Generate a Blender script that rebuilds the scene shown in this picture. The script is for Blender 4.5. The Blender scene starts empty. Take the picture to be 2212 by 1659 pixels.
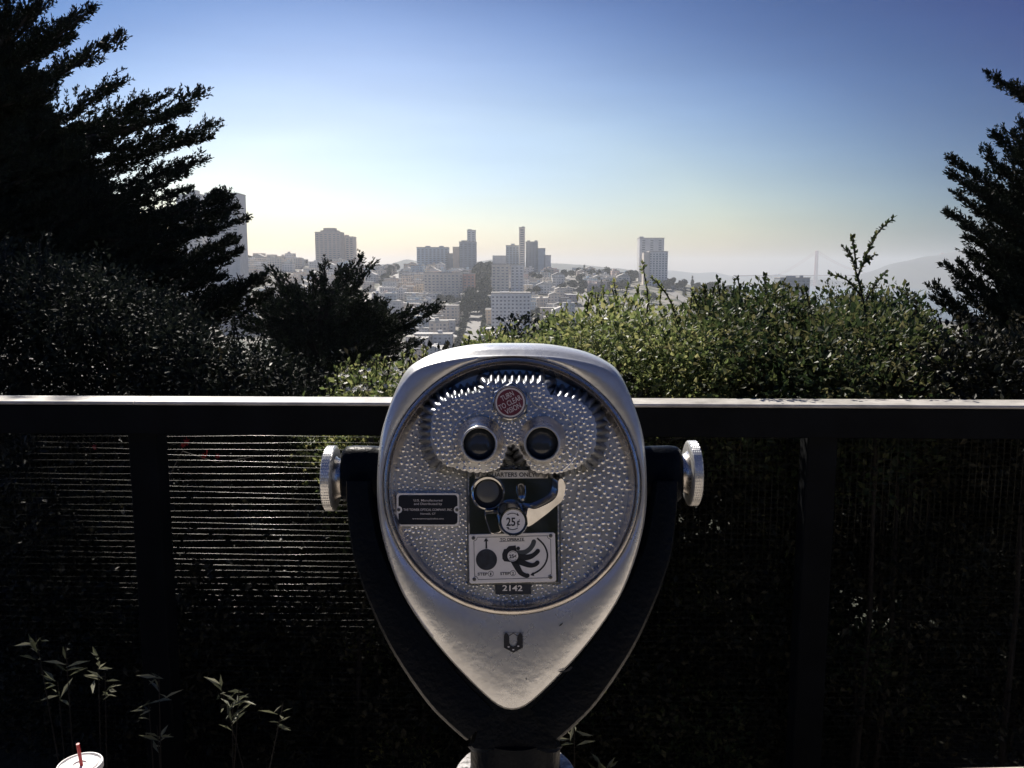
import bpy, bmesh, math, random
import numpy as np
from mathutils import Vector, Matrix
from mathutils.geometry import tessellate_polygon
R = math.radians
rng = np.random.default_rng(7)
random.seed(7)
SC = bpy.context.scene
COL = SC.collection

# ------------------------------------------------------------------ camera
PITCH = R(7.59); FPX = 1805.0; CX, CY = 1106.0, 829.5     # photograph coordinates on a 2212 x 1659 grid
CAM = np.array([0.0, 0.0, 1.60])
cam = bpy.data.objects.new('camera', bpy.data.cameras.new('camera'))
COL.objects.link(cam); SC.camera = cam
cam.location = CAM; cam.rotation_euler = (R(90) - PITCH, 0, 0)
cam.data.sensor_width = 36; cam.data.lens = FPX / 2212 * 36
cam.data.clip_start = 0.05; cam.data.clip_end = 40000

# ------------------------------------------------------------------ sky and sun
SUN_AZ, SUN_EL = -24.0, 43.0         # degrees right of straight ahead, degrees above the horizon
w = bpy.data.worlds.new('World'); SC.world = w; w.use_nodes = True
nt = w.node_tree; nt.nodes.clear()
sky = nt.nodes.new('ShaderNodeTexSky'); sky.sky_type = 'NISHITA'; sky.sun_disc = False
sky.sun_elevation = R(SUN_EL); sky.sun_rotation = R(SUN_AZ)
sky.altitude = 50; sky.air_density = 1.0; sky.dust_density = 1.3; sky.ozone_density = 2.5
pre = nt.nodes.new('ShaderNodeVectorMath'); pre.operation = 'MULTIPLY'; pre.inputs[1].default_value = (0.071, 0.075, 0.084)
gm = nt.nodes.new('ShaderNodeGamma'); gm.inputs['Gamma'].default_value = 1.75      # a contrasty, deep blue sky
hs = nt.nodes.new('ShaderNodeHueSaturation'); hs.inputs['Saturation'].default_value = 1.0; hs.inputs['Value'].default_value = 10.0
bg = nt.nodes.new('ShaderNodeBackground'); bg.inputs['Strength'].default_value = 0.10
out = nt.nodes.new('ShaderNodeOutputWorld')
nt.links.new(sky.outputs[0], pre.inputs[0]); nt.links.new(pre.outputs[0], gm.inputs['Color'])
nt.links.new(gm.outputs[0], hs.inputs['Color'])
# the sky is brightest and creamiest round the sunward horizon and deepens away from it (a function of direction only)
tcw = nt.nodes.new('ShaderNodeTexCoord'); sq = nt.nodes.new('ShaderNodeVectorMath'); sq.operation = 'MULTIPLY'; sq.inputs[1].default_value = (1, 1, 2.3)
nrm = nt.nodes.new('ShaderNodeVectorMath'); nrm.operation = 'NORMALIZE'; dt = nt.nodes.new('ShaderNodeVectorMath'); dt.operation = 'DOT_PRODUCT'
ga = math.radians(-4.0); ge = math.radians(4.0); dt.inputs[1].default_value = (math.sin(ga) * math.cos(ge), math.cos(ga) * math.cos(ge), math.sin(ge))
acs = nt.nodes.new('ShaderNodeMath'); acs.operation = 'ARCCOSINE'; dv = nt.nodes.new('ShaderNodeMath'); dv.operation = 'DIVIDE'; dv.inputs[1].default_value = math.pi
cr = nt.nodes.new('ShaderNodeValToRGB'); ce = cr.color_ramp.elements
for k_, (deg, col) in enumerate(((0, (.67, .59, .50)), (11, (.63, .57, .49)), (18, (.67, .58, .45)), (24, (.49, .46, .40)), (29, (.31, .34, .34)), (32, (.20, .255, .29)), (36, (.10, .185, .25)), (43, (.0, .085, .21)), (54, (.02, .09, .19)), (95, (.40, .42, .45)), (180, (.80, .80, .80)))):
    e_ = ce[k_] if k_ < 2 else ce.new(deg / 180)
    e_.position = deg / 180; e_.color = (*col, 1)
mulc = nt.nodes.new('ShaderNodeVectorMath'); mulc.operation = 'MULTIPLY'; sc2 = nt.nodes.new('ShaderNodeVectorMath'); sc2.operation = 'SCALE'; sc2.inputs['Scale'].default_value = 2.0
for a_, b_ in ((tcw.outputs['Generated'], sq.inputs[0]), (sq.outputs[0], nrm.inputs[0]), (nrm.outputs[0], dt.inputs[0]), (dt.outputs['Value'], acs.inputs[0]), (acs.outputs[0], dv.inputs[0]), (dv.outputs[0], cr.inputs[0]), (cr.outputs[0], mulc.inputs[0]), (hs.outputs[0], mulc.inputs[1]), (mulc.outputs[0], sc2.inputs[0])): nt.links.new(a_, b_)
# faint streaks of thin cloud low in the sky
mpw = nt.nodes.new('ShaderNodeMapping'); mpw.inputs['Scale'].default_value = (2.2, 2.2, 16.0); nzw = nt.nodes.new('ShaderNodeTexNoise'); nzw.inputs['Scale'].default_value = 1.6; nzw.inputs['Detail'].default_value = 6.0
mrw = nt.nodes.new('ShaderNodeMapRange'); mrw.inputs[1].default_value = .35; mrw.inputs[2].default_value = .75; mrw.inputs[3].default_value = .975; mrw.inputs[4].default_value = 1.06
sc3 = nt.nodes.new('ShaderNodeVectorMath'); sc3.operation = 'SCALE'
for a_, b_ in ((tcw.outputs['Generated'], mpw.inputs[0]), (mpw.outputs[0], nzw.inputs['Vector']), (nzw.outputs[0], mrw.inputs[0]), (mrw.outputs[0], sc3.inputs['Scale']), (sc2.outputs[0], sc3.inputs[0])): nt.links.new(a_, b_)
nt.links.new(sc3.outputs[0], bg.inputs['Color']); nt.links.new(bg.outputs[0], out.inputs['Surface'])
sl = bpy.data.lights.new('sun', 'SUN'); sl.energy = 4.2; sl.angle = R(0.5); sl.color = (1.0, 0.93, 0.82)
sun = bpy.data.objects.new('sun', sl); COL.objects.link(sun)
sd = Vector((math.sin(R(SUN_AZ)) * math.cos(R(SUN_EL)), math.cos(R(SUN_AZ)) * math.cos(R(SUN_EL)), math.sin(R(SUN_EL))))
sun.rotation_euler = sd.to_track_quat('Z', 'Y').to_euler(); sun.location = (0, 0, 60)
SC.view_settings.view_transform = 'Standard'; SC.view_settings.look = 'None'
SC.view_settings.exposure = 0.75; SC.view_settings.gamma = 1.0
SC.render.engine = 'CYCLES'
SC.cycles.max_bounces = 8; SC.cycles.transparent_max_bounces = 8; SC.cycles.volume_bounces = 1
SC.cycles.use_denoising = True; SC.cycles.sample_clamp_indirect = 6

# ------------------------------------------------------------------ helpers
FW = np.array([0, math.cos(PITCH), -math.sin(PITCH)]); UP = np.array([0, math.sin(PITCH), math.cos(PITCH)])
def ray(x, y):
    return np.array([(x - CX) / FPX, 0, 0]) + UP * (CY - y) / FPX + FW
def at_y(x, y, Y):
    d = ray(x, y); return CAM + d * (Y / d[1])
def at_z(x, y, z):
    d = ray(x, y); return CAM + d * ((z - CAM[2]) / d[2])
def to_px(p):
    q = np.asarray(p) - CAM; f = q @ FW
    return CX + FPX * q[0] / f, CY - FPX * (q @ UP) / f

def link(name, me, parent=None, mat=None, loc=None):
    o = bpy.data.objects.new(name, me); COL.objects.link(o)
    if mat is not None and me is not None:
        for m in (mat if isinstance(mat, (list, tuple)) else [mat]): me.materials.append(m)
    if parent is not None: o.parent = parent
    return o
def tag(o, label=None, cat=None, group=None, kind=None):
    if label: o['label'] = label
    if cat: o['category'] = cat
    if group: o['group'] = group
    if kind: o['kind'] = kind
    return o
def thing(name, label, cat, loc, group=None):
    o = bpy.data.objects.new(name, None); COL.objects.link(o)
    o.location = loc; o.empty_display_size = 0.2
    return tag(o, label, cat, group)
def sub(loc, v): return np.asarray(v, float) - np.asarray(loc, float)

class MB:
    """collects faces of one mesh in world coordinates"""
    def __init__(s): s.v = []; s.f = []; s.m = []
    def add(s, verts, faces, mi=0):
        o = len(s.v); s.v += [tuple(map(float, p)) for p in verts]
        for f in faces: s.f.append(tuple(o + i for i in f)); s.m.append(mi)
    def box(s, lo, hi, mi=0, ax=None, org=(0, 0, 0)):
        x0, y0, z0 = lo; x1, y1, z1 = hi
        vs = [(x0,y0,z0),(x1,y0,z0),(x1,y1,z0),(x0,y1,z0),(x0,y0,z1),(x1,y0,z1),(x1,y1,z1),(x0,y1,z1)]
        if ax is not None: vs = [np.asarray(org) + ax[0]*a + ax[1]*b + ax[2]*c for a, b, c in vs]
        s.add(vs, [(0,3,2,1),(4,5,6,7),(0,1,5,4),(1,2,6,5),(2,3,7,6),(3,0,4,7)], mi)
    def loft(s, rings, cap0=False, cap1=False, closed=True, mi=0):
        n = len(rings[0]); vs = [p for r in rings for p in r]; fs = []
        for k in range(len(rings) - 1):
            for i in range(n if closed else n - 1):
                j = (i + 1) % n
                fs.append((k*n+i, k*n+j, (k+1)*n+j, (k+1)*n+i))
        if cap0: fs.append(tuple(range(n - 1, -1, -1)))
        if cap1: fs.append(tuple((len(rings)-1)*n + i for i in range(n)))
        s.add(vs, fs, mi)
    def tube(s, pts, rad, n=8, cap=True, mi=0):
        pts = [np.asarray(p, float) for p in pts]; rad = rad if hasattr(rad, '__len__') else [rad] * len(pts)
        rings = []; a = None
        for i, p in enumerate(pts):
            t = pts[min(i+1, len(pts)-1)] - pts[max(i-1, 0)]; t = t / (np.linalg.norm(t) + 1e-12)
            if a is None:
                a = np.cross(t, (0, 0, 1)); 
                if np.linalg.norm(a) < 1e-3: a = np.cross(t, (1, 0, 0))
            a = a - t * (a @ t); a /= np.linalg.norm(a) + 1e-12; b = np.cross(t, a)
            rings.append([p + rad[i] * (a * math.cos(2*math.pi*k/n) + b * math.sin(2*math.pi*k/n)) for k in range(n)])
        s.loft(rings, cap, cap, mi=mi)
    def fill(s, pts, mi=0):
        tris = tessellate_polygon([[Vector(p) for p in pts]])
        s.add(pts, [tuple(t) for t in tris], mi)
    def build(s, name, mat, parent=None, loc=(0, 0, 0), smooth=True, angle=35):
        me = bpy.data.meshes.new(name)
        me.from_pydata([tuple(sub(loc, p)) for p in s.v], [], s.f); me.update()
        bm = bmesh.new(); bm.from_mesh(me); bmesh.ops.remove_doubles(bm, verts=bm.verts, dist=1e-6)
        bmesh.ops.recalc_face_normals(bm, faces=bm.faces); bm.to_mesh(me); bm.free()
        if max(s.m, default=0): 
            pass
        if smooth:
            me.polygons.foreach_set('use_smooth', np.ones(len(me.polygons), bool)); me.set_sharp_from_angle(angle=R(angle))
        return link(name, me, parent, mat)

def np_mesh(name, verts, faces, smooth=False):
    """fast mesh from arrays; faces (m,3) or (m,4)"""
    me = bpy.data.meshes.new(name); k = faces.shape[1]
    me.vertices.add(len(verts)); me.vertices.foreach_set('co', np.ascontiguousarray(verts, np.float32).ravel())
    me.loops.add(faces.size); me.loops.foreach_set('vertex_index', np.ascontiguousarray(faces, np.int32).ravel())
    me.polygons.add(len(faces)); me.polygons.foreach_set('loop_start', np.arange(0, faces.size, k, dtype=np.int32))
    me.polygons.foreach_set('use_smooth', np.full(len(faces), smooth)); me.update(calc_edges=True); me.validate()
    return me

# ------------------------------------------------------------------ materials
def mat_new(name):
    m = bpy.data.materials.new(name); m.use_nodes = True
    return m, m.node_tree, m.node_tree.nodes['Principled BSDF']
def N(nt, t, **kw):
    n = nt.nodes.new('ShaderNode' + t)
    for k, v in kw.items():
        if hasattr(n, k) and k not in ('Scale',): setattr(n, k, v)
        else: n.inputs[k].default_value = v
    return n
def mat(name, col, rough=0.6, metal=0.0, var=0.0, vscale=8.0, bump=0.0, bscale=40.0, rvar=0.0, spec=0.5, tint=None, bdist=0.01):
    m, nt, p = mat_new(name)
    p.inputs['Base Color'].default_value = (*col, 1); p.inputs['Roughness'].default_value = rough; p.inputs['Metallic'].default_value = metal
    p.inputs['Specular IOR Level'].default_value = spec
    tc = N(nt, 'TexCoord')
    if var or rvar:
        nz = N(nt, 'TexNoise', Scale=vscale, Detail=6.0, Roughness=0.6); nt.links.new(tc.outputs['Object'], nz.inputs['Vector'])
        if var:
            mx = N(nt, 'Mix', data_type='RGBA'); c2 = tint or tuple(c * (1 - var) for c in col)
            mx.inputs[6].default_value = (*[min(1, c * (1 + var * .5)) for c in col], 1); mx.inputs[7].default_value = (*c2, 1)
            rp = N(nt, 'MapRange'); rp.inputs[1].default_value = .3; rp.inputs[2].default_value = .7
            nt.links.new(nz.outputs[0], rp.inputs[0]); nt.links.new(rp.outputs[0], mx.inputs[0]); nt.links.new(mx.outputs[2], p.inputs['Base Color'])
        if rvar:
            r2 = N(nt, 'MapRange'); r2.inputs[1].default_value = .3; r2.inputs[2].default_value = .7
            r2.inputs[3].default_value = max(.03, rough - rvar); r2.inputs[4].default_value = rough + rvar
            nt.links.new(nz.outputs[0], r2.inputs[0]); nt.links.new(r2.outputs[0], p.inputs['Roughness'])
    if bump:
        bz = N(nt, 'TexNoise', Scale=bscale, Detail=5.0); nt.links.new(tc.outputs['Object'], bz.inputs['Vector'])
        bp = N(nt, 'Bump', Strength=bump, Distance=bdist); nt.links.new(bz.outputs[0], bp.inputs['Height']); nt.links.new(bp.outputs[0], p.inputs['Normal'])
    return m
def leaf_mat(name, cols, trans=0.35, rough=0.4, spec=0.5, clump=0.6):
    """leaf colours vary from leaf to leaf and from clump to clump; a share of the light passes through"""
    m, nt, p = mat_new(name)
    gi = N(nt, 'NewGeometry'); rmp = N(nt, 'ValToRGB')
    e = rmp.color_ramp.elements
    while len(e) < len(cols): e.new(0.5)
    for i, c in enumerate(cols): e[i].position = i / max(1, len(cols) - 1); e[i].color = (*c, 1)
    tc = N(nt, 'TexCoord'); nz = N(nt, 'TexNoise', Scale=clump, Detail=2.0); nt.links.new(tc.outputs['Object'], nz.inputs['Vector'])
    ad = N(nt, 'Math', operation='ADD'); ml = N(nt, 'Math', operation='MULTIPLY'); ml.inputs[1].default_value = 1.2
    sb = N(nt, 'Math', operation='SUBTRACT'); sb.inputs[1].default_value = .6
    nt.links.new(nz.outputs[0], ml.inputs[0]); nt.links.new(gi.outputs['Random Per Island'], ad.inputs[0]); nt.links.new(ml.outputs[0], ad.inputs[1])
    nt.links.new(ad.outputs[0], sb.inputs[0]); nt.links.new(sb.outputs[0], rmp.inputs[0]); nt.links.new(rmp.outputs[0], p.inputs['Base Color'])
    p.inputs['Roughness'].default_value = rough; p.inputs['Specular IOR Level'].default_value = spec
    if trans:
        tr = N(nt, 'BsdfTranslucent'); hs = N(nt, 'HueSaturation', Saturation=.98, Value=1.5); hs.inputs['Hue'].default_value = .49
        nt.links.new(rmp.outputs[0], hs.inputs['Color']); nt.links.new(hs.outputs[0], tr.inputs['Color'])
        mx = N(nt, 'MixShader'); mx.inputs[0].default_value = trans
        nt.links.new(p.outputs[0], mx.inputs[1]); nt.links.new(tr.outputs[0], mx.inputs[2])
        nt.links.new(mx.outputs[0], nt.nodes['Material Output'].inputs['Surface'])
    return m

M = {}
M['cast'] = mat('cast_aluminium', (.88, .87, .84), .30, .62, var=.34, vscale=9, rvar=.10, bump=.12, bscale=90, bdist=.004)
M['bead'] = mat('hammered_aluminium', (.86, .86, .85), .24, .75, var=.35, vscale=22, rvar=.06, bump=.25, bscale=240, bdist=.002)
M['hollow'] = mat('shaded_hollows', (.66, .66, .65), .36, .65, var=.4, vscale=25)  # crevice shade between the beads, put into the base colour
M['wall_shade'] = mat('shade_dark_aluminium', (.19, .20, .22), .34, .75, var=.3, vscale=40, bump=.2, bscale=160, bdist=.002)  # shadow round the eye shroud, put into a darker wall metal
M['ring'] = mat('brushed_aluminium', (.66, .62, .58), .28, .9, var=.2, vscale=30, rvar=.1, bump=.2, bscale=160, bdist=.002)
M['chrome'] = mat('worn_chrome', (.62, .61, .60), .15, 1.0, var=.25, vscale=40, rvar=.07)
M['paint'] = mat('dark_blue_black_paint', (.003, .005, .009), .36, 0.0, var=.3, vscale=12, bump=.35, bscale=130, bdist=.004, spec=.08)
M['plate'] = mat('satin_metal_plate', (.88, .86, .85), .42, .05, var=.08, vscale=30, rvar=.08)
M['ink'] = mat('black_ink', (.012, .014, .02), .5)
M['grey_ink'] = mat('grey_ink', (.06, .07, .08), .5)
M['coin_ink'] = mat('dark_coin_print', (.03, .036, .05), .5, var=.6, vscale=90)
M['enamel'] = mat('black_enamel', (.010, .012, .018), .4)
M['red'] = mat('maroon_enamel', (.15, .028, .045), .45, var=.12, vscale=60)
M['white_ink'] = mat('white_lettering', (.72, .68, .68), .5)
M['lens'] = mat('dark_lens', (.045, .052, .062), .12, spec=.6)
M['rubber'] = mat('dark_tube_wall', (.01, .011, .014), .5)
M['slot'] = mat('dull_steel', (.16, .165, .16), .45, .6)
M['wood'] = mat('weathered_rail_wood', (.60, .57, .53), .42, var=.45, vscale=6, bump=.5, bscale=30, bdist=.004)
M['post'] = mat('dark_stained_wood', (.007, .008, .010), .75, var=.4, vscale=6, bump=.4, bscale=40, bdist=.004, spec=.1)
M['wire'] = mat('patchy_galvanised_wire', (.048, .048, .045), .30, .9, var=.97, vscale=5, rvar=.12)  # broken, fading sun glints put into the colour as dark patches
M['stone'] = mat('pale_concrete', (.52, .46, .39), .85, var=.3, vscale=7, bump=.5, bscale=70, bdist=.004)
M['collar'] = mat('chipped_white_paint', (.62, .60, .60), .5, var=.5, vscale=70, bump=1.0, bscale=110, bdist=.008, tint=(.10, .09, .09))
M['bark'] = mat('grey_brown_bark', (.030, .024, .019), .9, var=.4, vscale=6, bump=.6, bscale=30, bdist=.02)
M['soil'] = mat('dark_soil_and_litter', (.020, .017, .013), .95, var=.5, vscale=5, bump=.7, bscale=30, bdist=.02)
M['cup'] = mat('white_paper_cup', (.72, .70, .68), .5)
M['lid'] = mat('white_plastic_lid', (.75, .74, .73), .35)
M['straw'] = mat('red_straw', (.50, .02, .03), .35)

# ================================================================== the coin operated viewer
FD = 1.13                                                    # metres from the lens to the middle of its face
HO = CAM + ray(1106, 1050) / np.linalg.norm(ray(1106, 1050)) * FD
HN = -(ray(1106, 1050) / np.linalg.norm(ray(1106, 1050)))    # face normal
HU = np.array([1.0, 0, 0]); HV = np.cross(HN, HU)
PXM = FD / FPX * 1.0083                                       # metres for one grid unit at the face
def L(x, y, w=0.0):
    d = ray(x, y); t = ((HO + HN * w - CAM) @ HN) / (d @ HN); return CAM + d * t
def LS(pts, w=0.0): return [L(x, y, w) for x, y in pts]
def smooth_line(pts, per=6, closed=False):
    p = [np.asarray(q, float) for q in pts]; n = len(p); o = []
    for i in range(n if closed else n - 1):
        a, b, c, d = (p[(i-1) % n], p[i], p[(i+1) % n], p[(i+2) % n]) if closed else (p[max(i-1,0)], p[i], p[i+1], p[min(i+2,n-1)])
        for k in range(per):
            t = k / per
            o.append(.5*((2*b)+(-a+c)*t+(2*a-5*b+4*c-d)*t*t+(-a+3*b-3*c+d)*t**3))
    if not closed: o.append(p[-1])
    return o
def Z4(x, y): return ((920 + x / 3.3515) * .8848, (820 + y / 3.3515) * .8848)
def Z8(x, y): return ((1080 + x / 4.8794) * .8848, (1120 + y / 4.8794) * .8848)
def Z5(x, y): return ((1090 + x / 7.1355) * .8848, (1280 + y / 7.1355) * .8848)
def Z6(x, y): return ((960 + x / 13.012) * .8848, (1190 + y / 13.012) * .8848)
def Z7(x, y): return ((1180 + x / 15.08) * .8848, (920 + y / 15.08) * .8848)
def ZL(x, y): return ((750 + x / 2.212) * .8848, (1300 + y / 2.212) * .8848)
def Z3(x, y): return ((750 + x / 2.212) * .8848, (820 + y / 2.212) * .8848)
def circ(cx, cy, r, n=40, a0=0, a1=2*math.pi, end=False):
    return [(cx + r*math.cos(a0+(a1-a0)*k/(n - (1 if end else 0))), cy + r*math.sin(a0+(a1-a0)*k/(n - (1 if end else 0)))) for k in range(n)]
def rrect(x0, y0, x1, y1, r, n=6):
    o = []
    for cx, cy, a in ((x1-r, y1-r, 0), (x0+r, y1-r, 90), (x0+r, y0+r, 180), (x1-r, y0+r, 270)):
        o += [(cx + r*math.cos(R(a+90*k/n)), cy + r*math.sin(R(a+90*k/n))) for k in range(n+1)]
    return o
def offset(pts, d):
    p = np.asarray(pts, float); n = len(p); o = []
    area = sum(p[i][0]*p[(i+1)%n][1]-p[(i+1)%n][0]*p[i][1] for i in range(n)); s = 1 if area > 0 else -1
    for i in range(n):
        t = p[(i+1)%n] - p[i-1]; t /= np.linalg.norm(t) + 1e-9
        o.append(p[i] + s * d * np.array([t[1], -t[0]]))
    return o
def slab(mb, pts, Z, w0, w1, shift=(0, 0), bev=0.0, mi=0, tilt=None):
    """a plate whose front outline is pts at height w1; its back (w0) may lean by shift"""
    f = [Z(*q) for q in pts]; g = [Z(q[0] + shift[0], q[1] + shift[1]) for q in pts]
    if tilt is not None:                                         # front face leans: lower where tilt is larger
        fi = offset(f, -bev); dw = [tilt(*q) for q in pts]
        mb.loft([LS(g, w0), [L(a[0], a[1], w1 + e - bev * PXM) for a, e in zip(f, dw)], [L(a[0], a[1], w1 + e) for a, e in zip(fi, dw)]], mi=mi); mb.fill([L(a[0], a[1], w1 + e) for a, e in zip(fi, dw)], mi); return
    if bev:
        fi = offset(f, -bev); mb.loft([LS(g, w0), LS(f, w1 - bev * PXM), LS(fi, w1)], mi=mi); mb.fill(LS(fi, w1), mi)
    else:
        mb.loft([LS(g, w0), LS(f, w1)], mi=mi); mb.fill(LS(f, w1), mi)
def sheet(mb, pts, Z, w, mi=0): mb.fill(LS([Z(*q) for q in pts], w), mi)
def stroke(mb, pts, wd, Z, w, per=6, mi=0, taper=None, smooth=True):
    p = [np.asarray(q, float) for q in (smooth_line(pts, per) if smooth and len(pts) > 2 else pts)]; n = len(p); l = []; r = []
    for i in range(n):
        t = p[min(i+1, n-1)] - p[max(i-1, 0)]; t /= np.linalg.norm(t) + 1e-9; nn = np.array([-t[1], t[0]])
        h = (wd if taper is None else taper + (wd - taper) * min(1, i / (n-1) * 1.6)) / 2
        l.append(p[i] + nn*h); r.append(p[i] - nn*h)
    t = p[-1] - p[-2]; a = math.atan2(t[1], t[0])
    cap = [p[-1] + wd/2*np.array([math.cos(a+R(90-30*k)), math.sin(a+R(90-30*k))]) for k in range(1, 6)]
    sheet(mb, l + cap + r[::-1], Z, w, mi)
_tx = {}
def text(mb, s, cx, cy, Z, w, cap, width=None, rot=0.0, bold=0.012, mi=0, align='C'):
    """lettering laid on a face: cap = capital height, in the units of Z"""
    cu = bpy.data.curves.new('t', 'FONT'); cu.body = s; cu.size = 1; cu.offset = bold; cu.resolution_u = 4
    ob = bpy.data.objects.new('t', cu); COL.objects.link(ob)
    dg = bpy.context.evaluated_depsgraph_get(); me = bpy.data.meshes.new_from_object(ob.evaluated_get(dg))
    v = np.array([q.co[:2] for q in me.vertices]); fs = [tuple(p.vertices) for p in me.polygons]
    bpy.data.objects.remove(ob); bpy.data.curves.remove(cu); bpy.data.meshes.remove(me)
    capu = 0.73; k = cap / capu
    x0, x1 = v[:, 0].min(), v[:, 0].max(); kx = width / (x1 - x0) if width else k
    X = (v[:, 0] - (x0 + x1) / 2) * kx; Y = -(v[:, 1] - capu / 2) * k
    c, sn = math.cos(rot), math.sin(rot)
    mb.add([L(*Z(cx + c*a - sn*b, cy + sn*a + c*b), w) for a, b in zip(X, Y)], fs, mi)
def inside(px, py, poly):
    poly = np.asarray(poly); res = np.zeros(len(px), bool); j = len(poly) - 1
    for i in range(len(poly)):
        xi, yi = poly[i]; xj, yj = poly[j]
        c = ((yi > py) != (yj > py)) & (px < (xj - xi) * (py - yi) / (yj - yi + 1e-12) + xi); res ^= c; j = i
    return res
def poisson(x0, y0, x1, y1, spacing, keep, n=30000, seed=1):
    rg = np.random.default_rng(seed); px = rg.uniform(x0, x1, n); py = rg.uniform(y0, y1, n); k = keep(px, py); px, py = px[k], py[k]
    cell = {}; outp = []; g = 6.0
    for a, b in zip(px, py):
        s = spacing(a, b); ci, cj = int(a // g), int(b // g); ok = True
        for i in range(ci - 3, ci + 4):
            for j in range(cj - 3, cj + 4):
                for (c, d) in cell.get((i, j), ()):
                    if (a-c)**2 + (b-d)**2 < s*s: ok = False; break
                if not ok: break
            if not ok: break
        if ok: cell.setdefault((ci, cj), []).append((a, b)); outp.append((a, b, s))
    return outp
def beads(o, pts, w, loc, hk=.42):
    """raise small round beads out of the surface of o: they are part of its mesh"""
    n = 9; prof = [(1.0, -.12), (.86, .42), (.5, .85), (0.16, 1.0)]
    me = o.data; V = [np.array(q.co) + np.asarray(loc) for q in me.vertices]; F = [tuple(p.vertices) for p in me.polygons]
    rg = np.random.default_rng(3); nbase = len(F)
    for (x, y, s) in pts:
        r = s * rg.uniform(.35, .55) * PXM; c = L(x, y, w); o_ = len(V); e = rg.uniform(.85, 1.15); ph = rg.uniform(0, 6)
        for (q, h) in prof:
            for k in range(n):
                a = 2*math.pi*k/n + ph
                V.append(c + HU*(r*q*e*math.cos(a)) + HV*(r*q/e*math.sin(a)) + HN*(h*hk*r*1.3))
        for i in range(3):
            for k in range(n): F.append((o_+i*n+k, o_+i*n+(k+1) % n, o_+(i+1)*n+(k+1) % n, o_+(i+1)*n+k))
        F.append(tuple(o_+3*n+k for k in range(n)))
    m2 = bpy.data.meshes.new(me.name); m2.from_pydata([tuple(q - np.asarray(loc)) for q in V], [], F); m2.update()
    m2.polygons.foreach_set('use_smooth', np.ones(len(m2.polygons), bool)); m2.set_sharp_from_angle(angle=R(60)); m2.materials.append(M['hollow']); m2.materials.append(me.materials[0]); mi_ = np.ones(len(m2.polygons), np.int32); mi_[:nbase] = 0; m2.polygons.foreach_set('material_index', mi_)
    o.data = m2; bpy.data.meshes.remove(me)

neck_c = L(1113, 1640, -.085)
BASE = np.array([neck_c[0], neck_c[1], 0.0])
V = thing('coin_operated_viewer', 'silver coin operated binocular viewer on a dark yoke and pedestal in front of the railing', 'binocular viewer', BASE)
def done(mb, name, m, parent=V, **k): return mb.build(name, m, parent, loc=BASE, **k)

# --- housing: one polar loft, from the face opening round the rim to the closed back
def polar(pts, cx=1106., cy=1050., n=200, mirror=True):
    p = smooth_line(pts, 8); p = [(cx + a, b) for a, b in p]
    ang = np.array([math.atan2(b - cy, a - cx) for a, b in p]); rr = np.array([math.hypot(a - cx, b - cy) for a, b in p])
    th = np.linspace(-math.pi/2, 3*math.pi/2, n, endpoint=False)
    t2 = np.where(np.cos(th) < 0, math.pi - th, th); t2 = (t2 + math.pi) % (2*math.pi) - math.pi
    o = np.argsort(ang); return th, np.interp(t2, ang[o], rr[o])
front = [(0,766),(60,767),(120,773),(175,785),(210,800),(232,822),(250,850),(267,890),(280,940),(287,1000),(289,1062),(286,1110),(276,1165),(257,1228),(230,1290),(190,1352),(140,1415),(92,1466),(48,1508),(22,1526),(0,1531)]
sil = [(0,741),(60,742),(110,748),(160,760),(200,778),(228,800),(250,840),(269,890),(283,940),(290,1000),(292,1062),(289,1110),(279,1165),(260,1228),(233,1290),(193,1353),(143,1416),(94,1468),(50,1510),(23,1529),(0,1534)]
th, rf = polar(front); _, rs = polar(sil)
def pring(r, w, cy=1050.): return [L(1106 + a*math.cos(t), cy + a*math.sin(t), w) for a, t in zip(r, th)]
b = MB(); r0 = np.full(len(th), 279.0); r0 = np.minimum(r0, rf - 3)
rings = [pring(r0 - 1, -.012)]
rings.append(pring(r0, .0005))
for q in (.15, .35, .6, .8, .92): rings.append(pring(r0 + (rf - r0) * q, .0005 + .0035 * math.sin(math.pi * q) * 1.0))
rings += [pring(rf - .8, -.0002), pring(rf, -.0014)]
mid = rf + (rs - rf) * .35
rings += [pring(mid + .6, -.005), pring(rf + (rs - rf) * .62 + .5, -.014), pring(rf + (rs-rf)*.85, -.030), pring(rs, -.055)]
base_r = [(p - HO) for p in rings[-1]]
for sc_, ww in ((1.0, -.09), (.985, -.13), (.94, -.17), (.84, -.21), (.66, -.24), (.35, -.255), (.05, -.258)):
    rings.append([HO + (q - HN*(q @ HN)) * sc_ + HN*ww for q in base_r])
b.loft(rings, cap1=True)
housing = done(b, 'housing', M['cast'], angle=38)
for sx in (-1, 1):                                             # the two objective windows on the far side
    b = MB(); c0 = HO + HU*sx*.05 + HV*.055
    b.tube([c0 - HN*.225, c0 - HN*.275, c0 - HN*.275, c0 - HN*.262], [.042, .042, .036, .034], 28)
    ob_ = done(b, 'objective', M['cast'])
# --- the round rim and the hammered face
b = MB()
prof = [(278, -.010), (277.5, .0035), (275, .0058), (271.5, .0060), (269.5, .0045), (268.5, .0005), (267, -.0005), (265.8, .0030), (263.5, .0040), (261, .0020), (253, -.0065), (251, -.0100)]
b.loft([[L(1106 + r*math.cos(t), 1050 + r*math.sin(t), w_) for t in th] for r, w_ in prof])
done(b, 'face_rim', M['ring'], angle=50)
FW0 = -.0095
b = MB()
rr_ = [0, 60, 120, 180, 240, 268]
b.loft([[L(1106 + max(r, .5)*math.cos(t), 1050 + max(r, .5)*math.sin(t), FW0) for t in th[::2]] for r in rr_[::-1]], cap1=True)
face = done(b, 'face_plate', M['bead'])

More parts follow.
